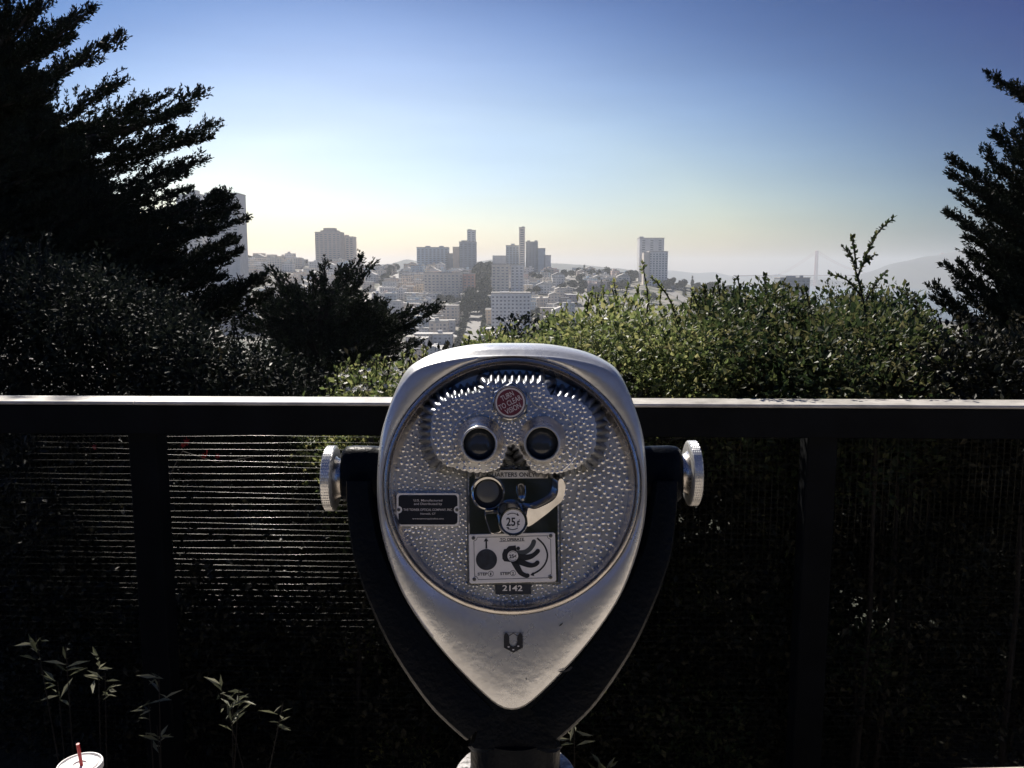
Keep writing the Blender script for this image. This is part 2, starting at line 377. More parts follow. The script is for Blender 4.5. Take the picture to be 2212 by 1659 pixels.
mask_raw = [(455,650),(480,600),(525,555),(600,510),(700,490),(800,470),(852,455),(872,425),(885,398),(905,385),(1050,385),(1200,385),(1340,385),(1378,392),(1392,425),(1410,470),(1450,488),(1520,492),(1600,512),(1680,548),(1750,620),(1788,700),(1797,800),(1785,900),(1750,980),(1680,1050),(1600,1088),(1520,1112),(1430,1124),(1340,1122),(1275,1098),(1230,1040),(1195,980),(1150,915),(1122,890),(1085,890),(1060,930),(1040,1000),(1005,1068),(930,1106),(840,1116),(750,1110),(640,1080),(560,1050),(500,1000),(462,930),(442,850),(445,750)]
mask = smooth_line([Z4(*q) for q in mask_raw], 7, True)
# resample evenly
def resample(p, n):
    p = np.asarray(p); q = np.vstack([p, p[:1]]); s = np.r_[0, np.cumsum(np.linalg.norm(np.diff(q, axis=0), axis=1))]
    u = np.linspace(0, s[-1], n, endpoint=False); return np.c_[np.interp(u, s, q[:, 0]), np.interp(u, s, q[:, 1])], s[-1]
mask, mlen = resample(mask, 660)
nsc = int(mlen / 15.0)
def scallop(base, amp, ph=0.0): 
    o = []; k = len(base); nrm = np.asarray(offset(base, 1.0)) - base
    for i in range(k):
        a = abs(math.sin(math.pi * nsc * i / k + ph)) ; o.append(base[i] + nrm[i] * amp * (a - .5))
    return np.array(o)
def grown(base, d):
    nrm = np.asarray(offset(base, 1.0)) - base
    for _ in range(12): nrm = (np.roll(nrm, 1, 0) + nrm + np.roll(nrm, -1, 0)) / 3
    dk = np.where((base[:, 1] > Z4(0, 1000)[1]) & (abs(base[:, 0] - 1106) < 45), d * .25, np.where(base[:, 1] > Z4(0, 1040)[1], d * .32, d))[:, None]      # the nose notch stays narrow
    return base + nrm * dk
MW = .040
b = MB()
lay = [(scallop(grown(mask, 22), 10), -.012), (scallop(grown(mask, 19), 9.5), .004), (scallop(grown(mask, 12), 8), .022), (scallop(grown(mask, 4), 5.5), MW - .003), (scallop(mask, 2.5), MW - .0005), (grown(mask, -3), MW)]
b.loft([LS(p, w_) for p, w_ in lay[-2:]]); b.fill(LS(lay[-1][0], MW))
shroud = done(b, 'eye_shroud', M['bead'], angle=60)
b = MB(); b.loft([LS(p, w_) for p, w_ in lay[:-1]]); done(b, 'shroud_wall', M['wall_shade'], shroud, angle=60)
b = MB()
for line in ([(965,590),(880,605),(760,640),(670,700),(620,790),(618,890),(655,985),(740,1075)], [(1245,478),(1285,550),(1350,590),(1450,602),(1540,650),(1612,730),(1646,830),(1640,930),(1600,1020),(1520,1095)]):
    b.tube(LS([Z4(*q) for q in smooth_line(line, 6)], MW), .0014, 8)
done(b, 'shroud_ridge', M['bead'], shroud)

PANEL = [Z8(285, 140), Z8(1412, 140), Z8(1412, 1492), Z8(300, 1500)]
eyeL, eyeR = Z4(845, 850), Z4(1352, 850); badge = Z4(1100, 540)
mask_b = grown(mask, 24); infop = [Z6(90, 165), Z6(2110, 165), Z6(2110, 1240), Z6(90, 1240)]; tab = [Z5(830, 1000), Z5(1480, 1000), Z5(1480, 1225), Z5(830, 1225)]
def keep_face(x, y): return (np.hypot(x-1106, y-1050) < 249) & ~inside(x, y, mask_b) & ~inside(x, y, PANEL) & ~inside(x, y, infop) & ~inside(x, y, tab) & (y > 850)
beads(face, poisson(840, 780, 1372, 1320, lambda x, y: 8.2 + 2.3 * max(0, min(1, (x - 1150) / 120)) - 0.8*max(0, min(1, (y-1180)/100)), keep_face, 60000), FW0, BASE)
mask_i = grown(mask, -5)
def keep_mask(x, y): return inside(x, y, mask_i) & (np.hypot(x-eyeL[0], y-eyeL[1]) > 53) & (np.hypot(x-eyeR[0], y-eyeR[1]) > 53) & (np.hypot(x-badge[0], y-badge[1]) > 43)
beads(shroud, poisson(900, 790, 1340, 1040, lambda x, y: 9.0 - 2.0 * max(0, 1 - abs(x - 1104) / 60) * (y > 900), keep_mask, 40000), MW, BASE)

# --- eyepieces
def dring(c, r, w_, n=56): return [L(c[0] + r*math.cos(2*math.pi*k/n), c[1] + r*math.sin(2*math.pi*k/n), w_) for k in range(n)]
for (c, f) in ((eyeL, Z4(838, 886)), (eyeR, Z4(1352, 881))):
    c, f = np.array(c), np.array(f); m2 = (c + f) / 2
    b = MB()
    b.loft([dring(c, 52, MW - .002), dring(c, 51.5, MW + .003), dring(c, 50, MW + .006), dring(c*.9+f*.1, 48.5, MW + .0075), dring(m2, 44, MW + .015), dring(f*.85+c*.15, 41, MW + .022), dring(f, 39.8, MW + .0240), dring(f, 39.4, MW + .0262), dring(f, 38.4, MW + .0276), dring(f, 37.0, MW + .0278), dring(f, 35.8, MW + .0266), dring(f, 35.1, MW + .0245), dring(f, 34.6, MW + .021)])
    e = done(b, 'eyepiece', M['ring'], angle=30)
    b = MB(); b.loft([dring(f, 39.7, MW + .0246), dring(f, 39.9, MW + .0266), dring(f, 38.6, MW + .0284), dring(f, 36.6, MW + .0286), dring(f, 35.0, MW + .0274), dring(f, 34.2, MW + .0245)]); done(b, 'eyepiece_rim', M['cast'], e)
    b = MB(); b.loft([dring(f, 34.8, MW + .022), dring(f - (0, 2), 33, MW + .006), dring(f - (0, 2), 27, MW + .005), dring(f - (0, 2), 26.5, MW + .0065), dring(f - (0, 2), 25, MW + .0065), dring(f - (0, 2), 24.5, MW + .004)])
    done(b, 'eyepiece_tube', M['rubber'], e)
    b = MB(); b.loft([dring(f, 32.5, MW + .0130), dring(f, 26, MW + .0152), dring(f, 16, MW + .0172), dring(f, .6, MW + .0185)], cap1=True)
    done(b, 'lens', M['lens'], e)
# --- the hexagonal badge
hexp = [(1050,165),(1655,600),(1640,1330),(1010,1640),(385,1250),(375,545)]
b = MB(); hx = [Z7(*q) for q in hexp]
hx2 = [np.array(badge) + (np.array(q) - badge) * .93 for q in hx]
b.loft([LS(hx, MW - .003), LS(hx, MW + .007), LS(hx2, MW + .0095)]); b.fill(LS(hx2, MW + .0095))
bc = Z7(985, 945)
b.loft([dring(bc, 38, MW + .009), dring(bc, 37.5, MW + .0125), dring(bc, 35.5, MW + .0135), dring(bc, 34, MW + .0125), dring(bc, 33.4, MW + .0105), dring(bc, 31.5, MW + .0105)])
bd = done(b, 'focus_badge', M['chrome'])
b = MB(); b.loft([dring(bc, 33, MW + .0098), dring(bc, 31.5, MW + .0118)]); b.fill(dring(bc, 31.5, MW + .0118)); done(b, 'badge_border', M['white_ink'], bd)
b = MB(); b.fill(dring(bc, 28.3, MW + .0121)); done(b, 'badge_disc', M['red'], bd)
b = MB(); rt = R(-27)
text(b, 'TURN', 875, 700, Z7, MW + .0124, 205, 500, rt, .006); text(b, 'TO CLEAR', 980, 940, Z7, MW + .0124, 205, 905, rt, .006); text(b, 'VISION', 1090, 1165, Z7, MW + .0124, 205, 615, rt, .006)
done(b, 'lettering', M['white_ink'], bd)

# --- coin panel
b = MB(); slab(b, [(285,120),(1412,120),(1412,1490),(300,1500)], Z8, -.012, -.002, bev=1.0); pn = done(b, 'coin_panel', M['slot'])
b = MB(); slab(b, [(300,120),(1388,120),(1395,1478),(318,1488)], Z8, -.004, .003, bev=4.0); done(b, 'chrome_plate', M['chrome'], pn)
b = MB(); slab(b, [(390,135),(1262,135),(1258,232),(392,236)], Z8, .002, .0055, bev=.6); qp = done(b, 'coin_plate', M['plate'])
b = MB(); text(b, 'QUARTERS ONLY', 822, 188, Z8, .006, 52, 575, 0, .014); done(b, 'lettering', M['ink'], qp)
def screw(c, r, w_, parent):
    b = MB(); b.loft([dring(c, r, w_ - .001, 20), dring(c, r*.92, w_ + .0006, 20), dring(c, r*.55, w_ + .0013, 20), dring(c, r*.45, w_ + .0004, 20)], cap1=True); return done(b, 'screw', M['slot'], parent)
for q in ((420, 198), (1215, 180)): screw(Z8(*q), 4.0, .0055, qp)
# coin slot
cs, cf = np.array(Z8(540, 405)), np.array(Z8(545, 415))
b = MB(); b.loft([dring(cs, 37.5, .003), dring(cs, 36.5, .009), dring(cs, 34.0, .0105), dring(cf, 31.5, .0095), dring(cf, 30.2, .0045), dring(cf, 29.5, .0036)])
csl = done(b, 'coin_slot', M['chrome'])
b = MB(); b.fill(dring(cf, 31, .0037)); done(b, 'coin_slot_floor', M['rubber'], csl)
cd = np.array(Z8(540, 388)); b = MB(); b.loft([dring(cd, 25, .0036), dring(cd, 24, .0056), dring(cd, 23, .0060), dring(cd, 8, .0058)], cap1=True); done(b, 'coin_button', M['slot'], csl)
# stop pin
b = MB(); p0, p1 = L(*Z8(935, 345), .003), L(*Z8(950, 490), .026)
b.tube([p0, p0*.55+p1*.45, p0*.5+p1*.5, p0*.12+p1*.88, p1], [.0066, .0062, .0052, .0050, .0022], 18); done(b, 'stop_pin', M['chrome'])
# crank lever and hub
b = MB(); slab(b, smooth_line([(1010,590),(1110,585),(1285,505),(1362,415),(1372,265),(1412,226),(1456,255),(1466,345),(1432,490),(1340,575),(1200,690),(1005,808)], 5, True), Z8, .006, .030, shift=(-62, -52), bev=2.2, tilt=lambda x, y: -.000045 * ((x - 1010) * .55 + (y - 590) * .83 - 60))
lev = done(b, 'crank_lever', M['chrome'], angle=30)
b = MB(); slab(b, smooth_line([(505,668),(560,650),(655,652),(672,760),(700,862),(640,892),(575,888),(535,790)], 4, True), Z8, .004, .020, shift=(0, -58), bev=2.0); done(b, 'coin_guard', M['chrome'])
hc = np.array(Z8(845, 748)); hb = np.array(Z8(815, 665))
b = MB(); b.loft([dring(hb, 33, .004), dring(hb, 32, .014), dring(hb*.4+hc*.6, 32, .028), dring(hc, 31.6, .034), dring(hc, 30, .0365), dring(hc, 27.6, .0365), dring(hc, 26.8, .0345), dring(hc, 20, .0345)], cap1=True)
hub = done(b, 'crank_hub', M['chrome'], angle=30)
b = MB(); b.fill(dring(hc, 25.4, .0352)); hd = done(b, 'price_disc', M['plate'])
b = MB(); text(b, '25', 815, 748, Z8, .0355, 100, 108, 0, .02); text(b, '¢', 905, 750, Z8, .0355, 78, 36, 0, .012)
stroke(b, [(775,668),(810,652),(850,650),(885,662)], 9, Z8, .0355); sheet(b, [(915,678),(888,680),(892,645)], Z8, .0355)
stroke(b, [(898,825),(860,842),(820,843),(785,832)], 9, Z8, .0355); sheet(b, [(762,815),(792,814),(788,848)], Z8, .0355)
done(b, 'lettering', M['ink'], hd)

# --- the instruction plate
w1 = .0075
b = MB(); x_ = [(405,178),(1860,143),(1892,165),(1912,975),(1890,997),(430,1034),(402,1010),(388,200)]
slab(b, x_, Z5, .001, w1, bev=.8); ip = done(b, 'instruction_plate', M['plate'])
wi = w1 + .0003; b = MB()
def warp(x, y): return Z5(x + (y - 180) * .021, y - (x - 390) * .0237 + 0)          # the plate sits slightly skewed
for a_, b_ in (((535,232),(1765,232)),((475,290),(475,905)),((535,966),(1765,966)),((1812,290),(1812,905))):
    stroke(b, [a_, b_], 8, warp, wi)
for c_, a0 in (((475,232),0),((1812,232),90),((1812,966),180),((475,966),270)):
    stroke(b, circ(*c_, 58, 10, R(a0), R(a0+90), True), 8, warp, wi, per=2)
text(b, 'TO OPERATE', 1140, 262, Z5, wi, 50, 415, R(-1.2), .02); stroke(b, [(920,302),(1362,289)], 7, Z5, wi)
sheet(b, [(680,425),(680,298),(648,300),(690,238),(732,296),(706,297),(710,424)], Z5, wi)
text(b, 'STEP', 630, 866, Z5, wi, 50, 172, R(-1), .022); text(b, '1', 770, 864, Z5, wi, 48, 22, 0, .02)
text(b, 'STEP', 1020, 857, Z5, wi, 50, 168, R(-1), .022); text(b, '2', 1158, 853, Z5, wi, 48, 34, 0, .02)
for c_ in ((772,862),(1158,850)): stroke(b, circ(*c_, 46, 28, 0, 2*math.pi, True), 7, Z5, wi, per=2)
sheet(b, [(1000,436),(1042,428),(1085,382),(1205,368),(1224,460),(1250,560),(1200,640),(1100,655),(1005,645),(975,600),(970,520)], Z5, wi)
sheet(b, circ(1250, 421, 32, 24), Z5, wi)
for ln in ([(1190,560),(1380,578),(1480,555),(1550,510),(1592,466)], [(1180,600),(1340,675),(1460,714),(1540,703),(1585,668)], [(1150,590),(1240,760),(1300,850),(1380,892),(1412,893)]):
    stroke(b, ln, 76, Z5, wi + .00008, taper=120)
stroke(b, smooth_line([(1580,240),(1690,350),(1748,470),(1756,580),(1712,700),(1622,800),(1505,866)], 6), 28, Z5, wi, smooth=False)
sheet(b, [(1458,886),(1512,832),(1530,904)], Z5, wi)
done(b, 'printing', M['ink'], ip)
b = MB(); stroke(b, [(1215,500),(1350,490),(1440,440),(1500,365),(1522,303)], 80, Z5, wi - .0001, taper=90); done(b, 'grey_printing', M['grey_ink'], ip)
b = MB(); sheet(b, circ(697, 616, 184, 60), Z5, wi); done(b, 'coin_print', M['coin_ink'], ip)
b = MB(); sheet(b, circ(1155, 553, 97, 40), Z5, wi + .0003); done(b, 'price_print', M['plate'], ip)
b = MB(); stroke(b, circ(1155, 553, 97, 40, 0, 2*math.pi, True), 6, Z5, wi + .0006, per=2); text(b, '25¢', 1155, 555, Z5, wi + .0006, 62, 128, R(-4), .03)
stroke(b, circ(1155, 553, 78, 10, R(-140), R(-40), True), 6, Z5, wi + .0006, per=2); stroke(b, circ(1155, 553, 78, 10, R(40), R(140), True), 6, Z5, wi + .0006, per=2); done(b, 'price_lettering', M['ink'], ip)
for q in ((470,240),(1815,200),(1815,925),(485,960)): screw(Z5(*q), 4.2, w1, ip)
# --- number tab
b = MB(); slab(b, [(845,1000),(1470,1000),(1472,1208),(1450,1218),(870,1218),(850,1205)], Z5, -.013, -.005, bev=1.2); nb = done(b, 'number_tab', M['coin_ink'])
b = MB(); text(b, '2142', 1150, 1108, Z5, -.0035, 100, 350, R(1), .022); done(b, 'lettering', M['plate'], nb)
# --- black information plate
b = MB(); slab(b, rrect(105, 178, 2095, 1228, 95), Z6, -.012, -.0035, bev=.7); inf = done(b, 'maker_plate', M['plate'])
def notch(x, a0, a1): return circ(x, 710, 118, 12, R(a0), R(a1), True)
blk = [(250,242),(1950,242),(2005,262),(2040,330),(2042,580)] + notch(2042, -92, -268) + [(2042,840),(2040,1090),(2010,1150),(1950,1180),(250,1180),(195,1150),(168,1090),(168,840)] + notch(168, 88, -88) + [(168,580),(168,330),(195,262)]
b = MB(); sheet(b, blk, Z6, -.0032); done(b, 'black_field', M['enamel'], inf)
b = MB()
for s_, y_, cap_, wd_ in (('U.S. Manufactured', 408, 74, 905), ('and Distributed by', 518, 74, 895), ('THE TOWER OPTICAL COMPANY, INC.', 706, 78, 1560), ('Norwalk, CT', 832, 62, 480), ('www.toweropticalco.com', 988, 52, 1000)):
    text(b, s_, 1105, y_, Z6, -.0029, cap_, wd_, 0, .004)
done(b, 'lettering', M['white_ink'], inf)
for q in ((175,710),(2022,710)): screw(Z6(*q), 3.8, -.0033, inf)
# --- emblem on the lower housing
b = MB(); we = .0046
sheet(b, [(1062,560),(1066,547),(1076,540),(1086,552),(1092,570),(1090,592),(1098,610),(1112,617),(1127,610),(1135,592),(1133,570),(1140,552),(1148,541),(1158,546),(1164,560),(1164,622),(1113,649),(1062,622)], ZL, we)
stroke(b, [(1086,562),(1113,543),(1140,562)], 4, ZL, we, smooth=False); stroke(b, [(1058,541),(1168,541)], 1.5, ZL, we)
em = done(b, 'emblem', M['ink'])
b = MB()
for q in ((1088,618),(1140,614),(1113,633)): sheet(b, [(q[0]+6*math.cos(t), q[1]+3.5*math.sin(t)) for t in np.linspace(0, 6.28, 12, endpoint=False)], ZL, we + .0003)
done(b, 'emblem_dots', M['plate'], em)
for ch, wz in (([(1350,752),(1375,745),(1400,742),(1425,722),(1434,728),(1415,748),(1385,756)], .0030), ([(1358,508),(1366,496),(1380,488),(1382,491),(1370,503)], .0042), ([(1183+3*math.cos(t), 790+4*math.sin(t)) for t in np.linspace(0, 6.28, 7, endpoint=False)], .0042)):
    b = MB(); sheet(b, ch, ZL, wz); done(b, 'paint_chip', M['ink'], housing)

# --- yoke, knobs, pedestal
YW = -.075
for s in (-1, 1):
    fx = (lambda x: x) if s > 0 else (lambda x: 2212 - 1 - x)
    b = MB()                                                      # bearing lug
    c = [(1378, 1024), (1400, 1024), (1440, 1024), (1458, 1024), (1466, 1024), (1468.5, 1024)]
    hs_ = [58, 60, 61, 59, 53, 44]; rings = []
    for (x, y), h in zip(c, hs_):
        cc = L(fx(x), y, YW); hh = h * PXM * 1.06
        rings.append([cc + HV*hh*np.sign(math.sin(a))*abs(math.sin(a))**.6 + HN*hh*.95*np.sign(math.cos(a))*abs(math.cos(a))**.6 for a in np.linspace(0, 2*math.pi, 32, endpoint=False)])
    b.loft(rings, True, True); done(b, 'yoke_lug', M['paint'], angle=40)
    # knob: knurled wheel, stem
    kx0, kx1, ky, kr = (1476, 1509, 1022, 68.5) if s > 0 else (2211-1509, 2211-1477, 1033, 68.5)
    ca, cb = L(1484 if s > 0 else 2211 - 1484, ky, YW + .005), L(1506 if s > 0 else 2211 - 1506, ky, YW + .005)
    stem_a = L(1462 if s > 0 else 2211 - 1462, ky, YW + .005); ax = (cb - ca) / np.linalg.norm(cb - ca); K = PXM * 1.06
    b = MB(); n = 132; rings = []
    for q, rad in ((0.0, .60), (0.0, .93), (.04, .965), (.1, .99)):
        rings.append([ca + (cb - ca)*q + (HV*math.cos(a) + HN*math.sin(a))*kr*K*rad for a in np.linspace(0, 2*math.pi, n, endpoint=False)])
    for j in range(9):
        q = .12 + .76 * j / 8
        rings.append([ca + (cb - ca)*q + (HV*math.cos(a) + HN*math.sin(a))*kr*K*(1.0 + (.016 if (i//2 + j) % 2 else -.006)) for i, a in enumerate(np.linspace(0, 2*math.pi, n, endpoint=False))])
    for q, rad in ((.9, .99), (.97, .96), (1.0, .92), (1.0, .6), (.95, .55)):
        rings.append([ca + (cb - ca)*q + (HV*math.cos(a) + HN*math.sin(a))*kr*K*rad for a in np.linspace(0, 2*math.pi, n, endpoint=False)])
    b.loft(rings, False, True, mi=0)
    kn = done(b, 'clamp_knob', M['cast'], angle=25)
    b = MB(); b.tube([stem_a - ax*.004, stem_a + (ca-stem_a)*.45, stem_a + (ca-stem_a)*.9, ca + ax*.002], [40*K, 39*K, 44*K, 52*K], 40, cap=True); done(b, 'knob_stem', M['ring'], kn)
b = MB()
outer = [(1452,1040),(1451,1085),(1440.5,1181),(1425.7,1235),(1408,1285),(1371,1368),(1330,1438),(1282,1505),(1240,1548),(1203,1580)]
thick = [52, 56, 66, 72, 78, 88, 98, 104, 104, 100]
o2 = smooth_line(outer, 4); tk = np.interp(np.linspace(0, 1, len(o2)), np.linspace(0, 1, len(thick)), thick)
def arm_rings(s):
    rings = []
    for i, q in enumerate(o2):
        t = np.asarray(o2[min(i+1, len(o2)-1)]) - o2[max(i-1, 0)]; t = t / np.linalg.norm(t); nn = np.array([-t[1], t[0]])   # points inward-left/down
        if nn[0] > 0: nn = -nn
        row = []
        for (u_, w_) in ((0, -.062), (-.03, -.05), (0.03, -.028), (.12, -.018), (.5, -.014), (.9, -.018), (1, -.03), (1, -.115), (.5, -.135), (.12, -.13), (.02, -.118), (-.03, -.09)):
            p = q + nn * tk[i] * u_; x = p[0] if s > 0 else 2212 - p[0]
            row.append(L(x, p[1], YW) + HN * (w_ - YW))
        rings.append(row)
    return rings
for s in (-1, 1):
    b = MB(); b.loft(arm_rings(s), True, True); done(b, 'yoke_arm', M['paint'], angle=40)
# the V of the yoke closes in a saddle above the neck
b = MB(); sd_ = [(940,1440),(1272,1440),(1290,1490),(1245,1545),(1203,1582),(1203,1625),(1022,1625),(1022,1582),(985,1550),(930,1490)]
sd_ = smooth_line(sd_, 3, True); b.loft([LS(offset(sd_, -9), -.020), LS(sd_, -.032), LS(sd_, -.105), LS(offset(sd_, -6), -.125)]); b.fill(LS(offset(sd_, -9), -.020)); b.fill(LS(offset(sd_, -6), -.125))
done(b, 'yoke_saddle', M['paint'], angle=40)
nr = 92 * PXM * 1.07; cx_, cy_ = BASE[0], BASE[1]
ztop = L(1113, 1590, -.085)[2]
q = at_y(1113, 1668, cy_); zcol = q[2]; rcol = 133 / FPX * ((q - CAM) @ FW)
b = MB(); b.tube([(cx_, cy_, ztop + .02), (cx_, cy_, ztop - .01), (cx_, cy_, zcol + .012), (cx_, cy_, zcol)], [nr*.99, nr, nr, nr*1.03], 40); done(b, 'neck', M['paint'])
b = MB(); b.tube([(cx_, cy_, zcol - .10), (cx_, cy_, zcol - .012), (cx_, cy_, zcol - .004), (cx_, cy_, zcol), (cx_, cy_, zcol)], [rcol, rcol, rcol*.985, rcol*.95, nr*.9], 48); done(b, 'pedestal_collar', M['collar'])
b = MB(); b.tube([(cx_, cy_, 0), (cx_, cy_, .03), (cx_, cy_, .05), (cx_, cy_, .22), (cx_, cy_, zcol - .095)], [.20, .20, .15, .105, .088], 48); done(b, 'pedestal', M['paint'])

# ================================================================== ground, wall, railing
def sstep(a, b, x):
    t = np.clip((x - a) / (b - a), 0, 1); return t * t * (3 - 2 * t)
RX = [-2500, -900, -480, -330, -200, -160, -120, -40, 30, 90, 160, 250, 330, 420, 520, 650, 850, 2500]
RZ = [10, 16, 20, 16, 4, 2, 6, 2, 3, 0, -6, -14, -28, -42, -56, -68, -80, -84]
def hgt(x, y):
    x = np.asarray(x, float); y = np.asarray(y, float)
    near = -1.05 * sstep(1.9, 2.5, y) - .9 * sstep(4.6, 10, y) - 61.7 * sstep(8, 330, y) ** .8
    top = np.interp(x, RX, RZ)
    t = np.clip((y - 540) / (1240 - 540), 0, 1); t = .55 * t + .45 * t * t * (3 - 2 * t)
    hill = near + (np.maximum(top, -82) + 63.6) * t * (y > 500)
    back = sstep(1280, 2300, y); hill = hill * (1 - back) + -96 * back
    return np.where(x > 500, hill - (x - 500) * .05 * sstep(300, 700, y), hill)
ys = np.r_[np.linspace(-30, 1.5, 9), np.linspace(1.85, 3, 12), np.linspace(3.3, 12, 19), np.linspace(14, 60, 24), np.linspace(70, 500, 30), np.linspace(515, 1300, 90), np.linspace(1340, 2600, 30)]
xs = np.r_[np.linspace(-2400, -700, 18), np.linspace(-660, 660, 110), np.linspace(720, 2400, 18), np.linspace(-40, 40, 41)]; xs = np.unique(xs)
GX, GY = np.meshgrid(xs, ys); GZ = hgt(GX, GY) + .25 * np.sin(GX * .21) * np.cos(GY * .17) * (GY > 14)
idx = np.arange(GX.size).reshape(GX.shape)
fq = np.stack([idx[:-1, :-1], idx[:-1, 1:], idx[1:, 1:], idx[1:, :-1]], -1).reshape(-1, 4)
M['ground'] = mat('dark_soil_scrub_ground', (.022, .020, .015), .95, var=.5, vscale=.35, bump=.8, bscale=14, bdist=.03, tint=(.030, .036, .018))
gm2, gnt, gp = M['ground'], M['ground'].node_tree, M['ground'].node_tree.nodes['Principled BSDF']
gtc = N(gnt, 'TexCoord'); gsx = N(gnt, 'SeparateXYZ'); gnt.links.new(gtc.outputs['Object'], gsx.inputs[0])
gmr = N(gnt, 'MapRange'); gmr.inputs[1].default_value = 420; gmr.inputs[2].default_value = 560; gnt.links.new(gsx.outputs[1], gmr.inputs[0])
gmx = N(gnt, 'Mix', data_type='RGBA'); gnt.links.new(gmr.outputs[0], gmx.inputs[0]); gnt.links.new(gp.inputs['Base Color'].links[0].from_socket, gmx.inputs[6])
gn2 = N(gnt, 'TexNoise', Scale=.06, Detail=4.0); gnt.links.new(gtc.outputs['Object'], gn2.inputs['Vector']); grp = N(gnt, 'ValToRGB'); grp.color_ramp.elements[0].position = .42; grp.color_ramp.elements[0].color = (.05, .06, .04, 1); grp.color_ramp.elements[1].position = .58; grp.color_ramp.elements[1].color = (.26, .24, .21, 1)
gnt.links.new(gn2.outputs[0], grp.inputs[0]); gnt.links.new(grp.outputs[0], gmx.inputs[7]); gnt.links.new(gmx.outputs[2], gp.inputs['Base Color'])   # gardens and paving between the houses
tag(link('ground', np_mesh('ground', np.stack([GX, GY, GZ], -1).reshape(-1, 3), fq, True), None, M['ground']), kind='structure')
b = MB(); b.box((-14, -14, -.05), (14, 1.36, .006)); tag(b.build('pavement', M['stone'], smooth=False), kind='structure')

# low seat wall in front of the planting bed: its far top edge just shows at the bottom right
WZ = .38
ea, eb = at_z(1800, 1660.5, WZ), at_z(2212, 1650, WZ)
wt = (eb - ea) / np.linalg.norm(eb - ea); wn = np.array([-wt[1], wt[0], 0])
b = MB()
bv = .012; prof = [(-.42, -1.2), (-.42, WZ - bv), (-.42 + bv, WZ), (-bv, WZ), (0, WZ - bv), (0, -1.2)]
b.loft([[ea + wt*s_ + wn*p - np.array([0, 0, ea[2]]) + np.array([0, 0, z]) for p, z in prof] for s_ in np.linspace(-5.5, 3.2, 12)], True, True)
lw = b.build('low_wall', M['stone'], angle=30); tag(lw, 'low pale concrete seat wall whose sunlit top edge shows along the bottom', 'low wall')

# --- railing
RZ0 = 1.07
fa, fb = at_z(0, 866.5, RZ0), at_z(2212, 876.5, RZ0)          # front top edge of the rail
ft = (fb - fa); flen = np.linalg.norm(ft); ft /= flen; fn = np.array([-ft[1], ft[0], 0])
AX = (ft, fn, np.array([0, 0, 1.0])); RO = np.array([fa[0], fa[1], 0])
FENCE = thing('wire_mesh_fence', 'weathered timber railing with wire mesh panels running behind the viewer', 'fence', RO)
def fdone(b, name, m, **k): return b.build(name, m, FENCE, loc=RO, **k)
def bevel_box(mb, lo, hi, bv, axis=0):
    x0, y0, z0 = lo; x1, y1, z1 = hi
    if axis == 0:
        rg = lambda x: [(x,y0+bv,z0),(x,y1-bv,z0),(x,y1,z0+bv),(x,y1,z1-bv),(x,y1-bv,z1),(x,y0+bv,z1),(x,y0,z1-bv),(x,y0,z0+bv)]
        rr = [rg(x) for x in np.linspace(x0, x1, 24)]
    else:
        rg = lambda z: [(x0+bv,y0,z),(x1-bv,y0,z),(x1,y0+bv,z),(x1,y1-bv,z),(x1-bv,y1,z),(x0+bv,y1,z),(x0,y1-bv,z),(x0,y0+bv,z)]
        rr = [rg(z) for z in np.linspace(z0, z1, 8)]
    mb.loft([[RO + AX[0]*a + AX[1]*c + AX[2]*d for a, c, d in r] for r in rr], True, True)
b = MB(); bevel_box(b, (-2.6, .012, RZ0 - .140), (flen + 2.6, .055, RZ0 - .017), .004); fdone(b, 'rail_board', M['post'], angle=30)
def along(xd): # distance along the fence at a photo column
    p0 = CAM; d = ray(xd, 1000); d = np.array([d[0], d[1]]); A = np.array([[ft[0], -d[0]], [ft[1], -d[1]]]); return np.linalg.solve(A, -RO[:2])[0]
pa = along(296); pz = along(1786)
sp = pz - pa
for a_, b_ in ((-2.6, pa - .0015), (pa + .0015, flen + 2.6)):
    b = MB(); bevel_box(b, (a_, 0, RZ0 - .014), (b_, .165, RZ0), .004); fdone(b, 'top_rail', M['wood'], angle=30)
for k in range(-1, 3):
    s_ = pa + (sp * k)
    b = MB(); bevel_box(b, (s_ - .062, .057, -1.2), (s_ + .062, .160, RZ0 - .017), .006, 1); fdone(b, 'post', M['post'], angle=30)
# wire mesh: square welded wires
V_ = []; F_ = []
def wire(p, q, r):
    p, q = np.asarray(p), np.asarray(q); t = (q - p) / np.linalg.norm(q - p); a = np.cross(t, fn); a /= np.linalg.norm(a); o = len(V_)
    for e in (p, q):
        for k in range(5): V_.append(e + r * (a * math.cos(2*math.pi*k/5) + fn * math.sin(2*math.pi*k/5)))
    for k in range(5): F_.append((o+k, o+(k+1) % 5, o+5+(k+1) % 5, o+5+k))
FP = lambda a, c, z: RO + AX[0]*a + AX[1]*c + AX[2]*z
z = RZ0 - .15; pitch_w = .0278
while z > -.92:
    xsn = np.linspace(-1.2, flen + 1.2, 60); wob = [.0034 * math.sin(x * 3.1 + z * 40) + .0016 * math.sin(x * 9 + z * 90) for x in xsn]
    for i in range(59): wire(FP(xsn[i], .168, z + wob[i]), FP(xsn[i+1], .168, z + wob[i+1]), .0008)
    z -= pitch_w
x = -1.2
while x < flen + 1.2:
    wire(FP(x, .1705, -.92), FP(x, .1705, RZ0 - .05), .0007); x += .0278
link('wire_mesh', np_mesh('wire_mesh', np.array(V_) - RO, np.array(F_), True), FENCE, M['wire'])

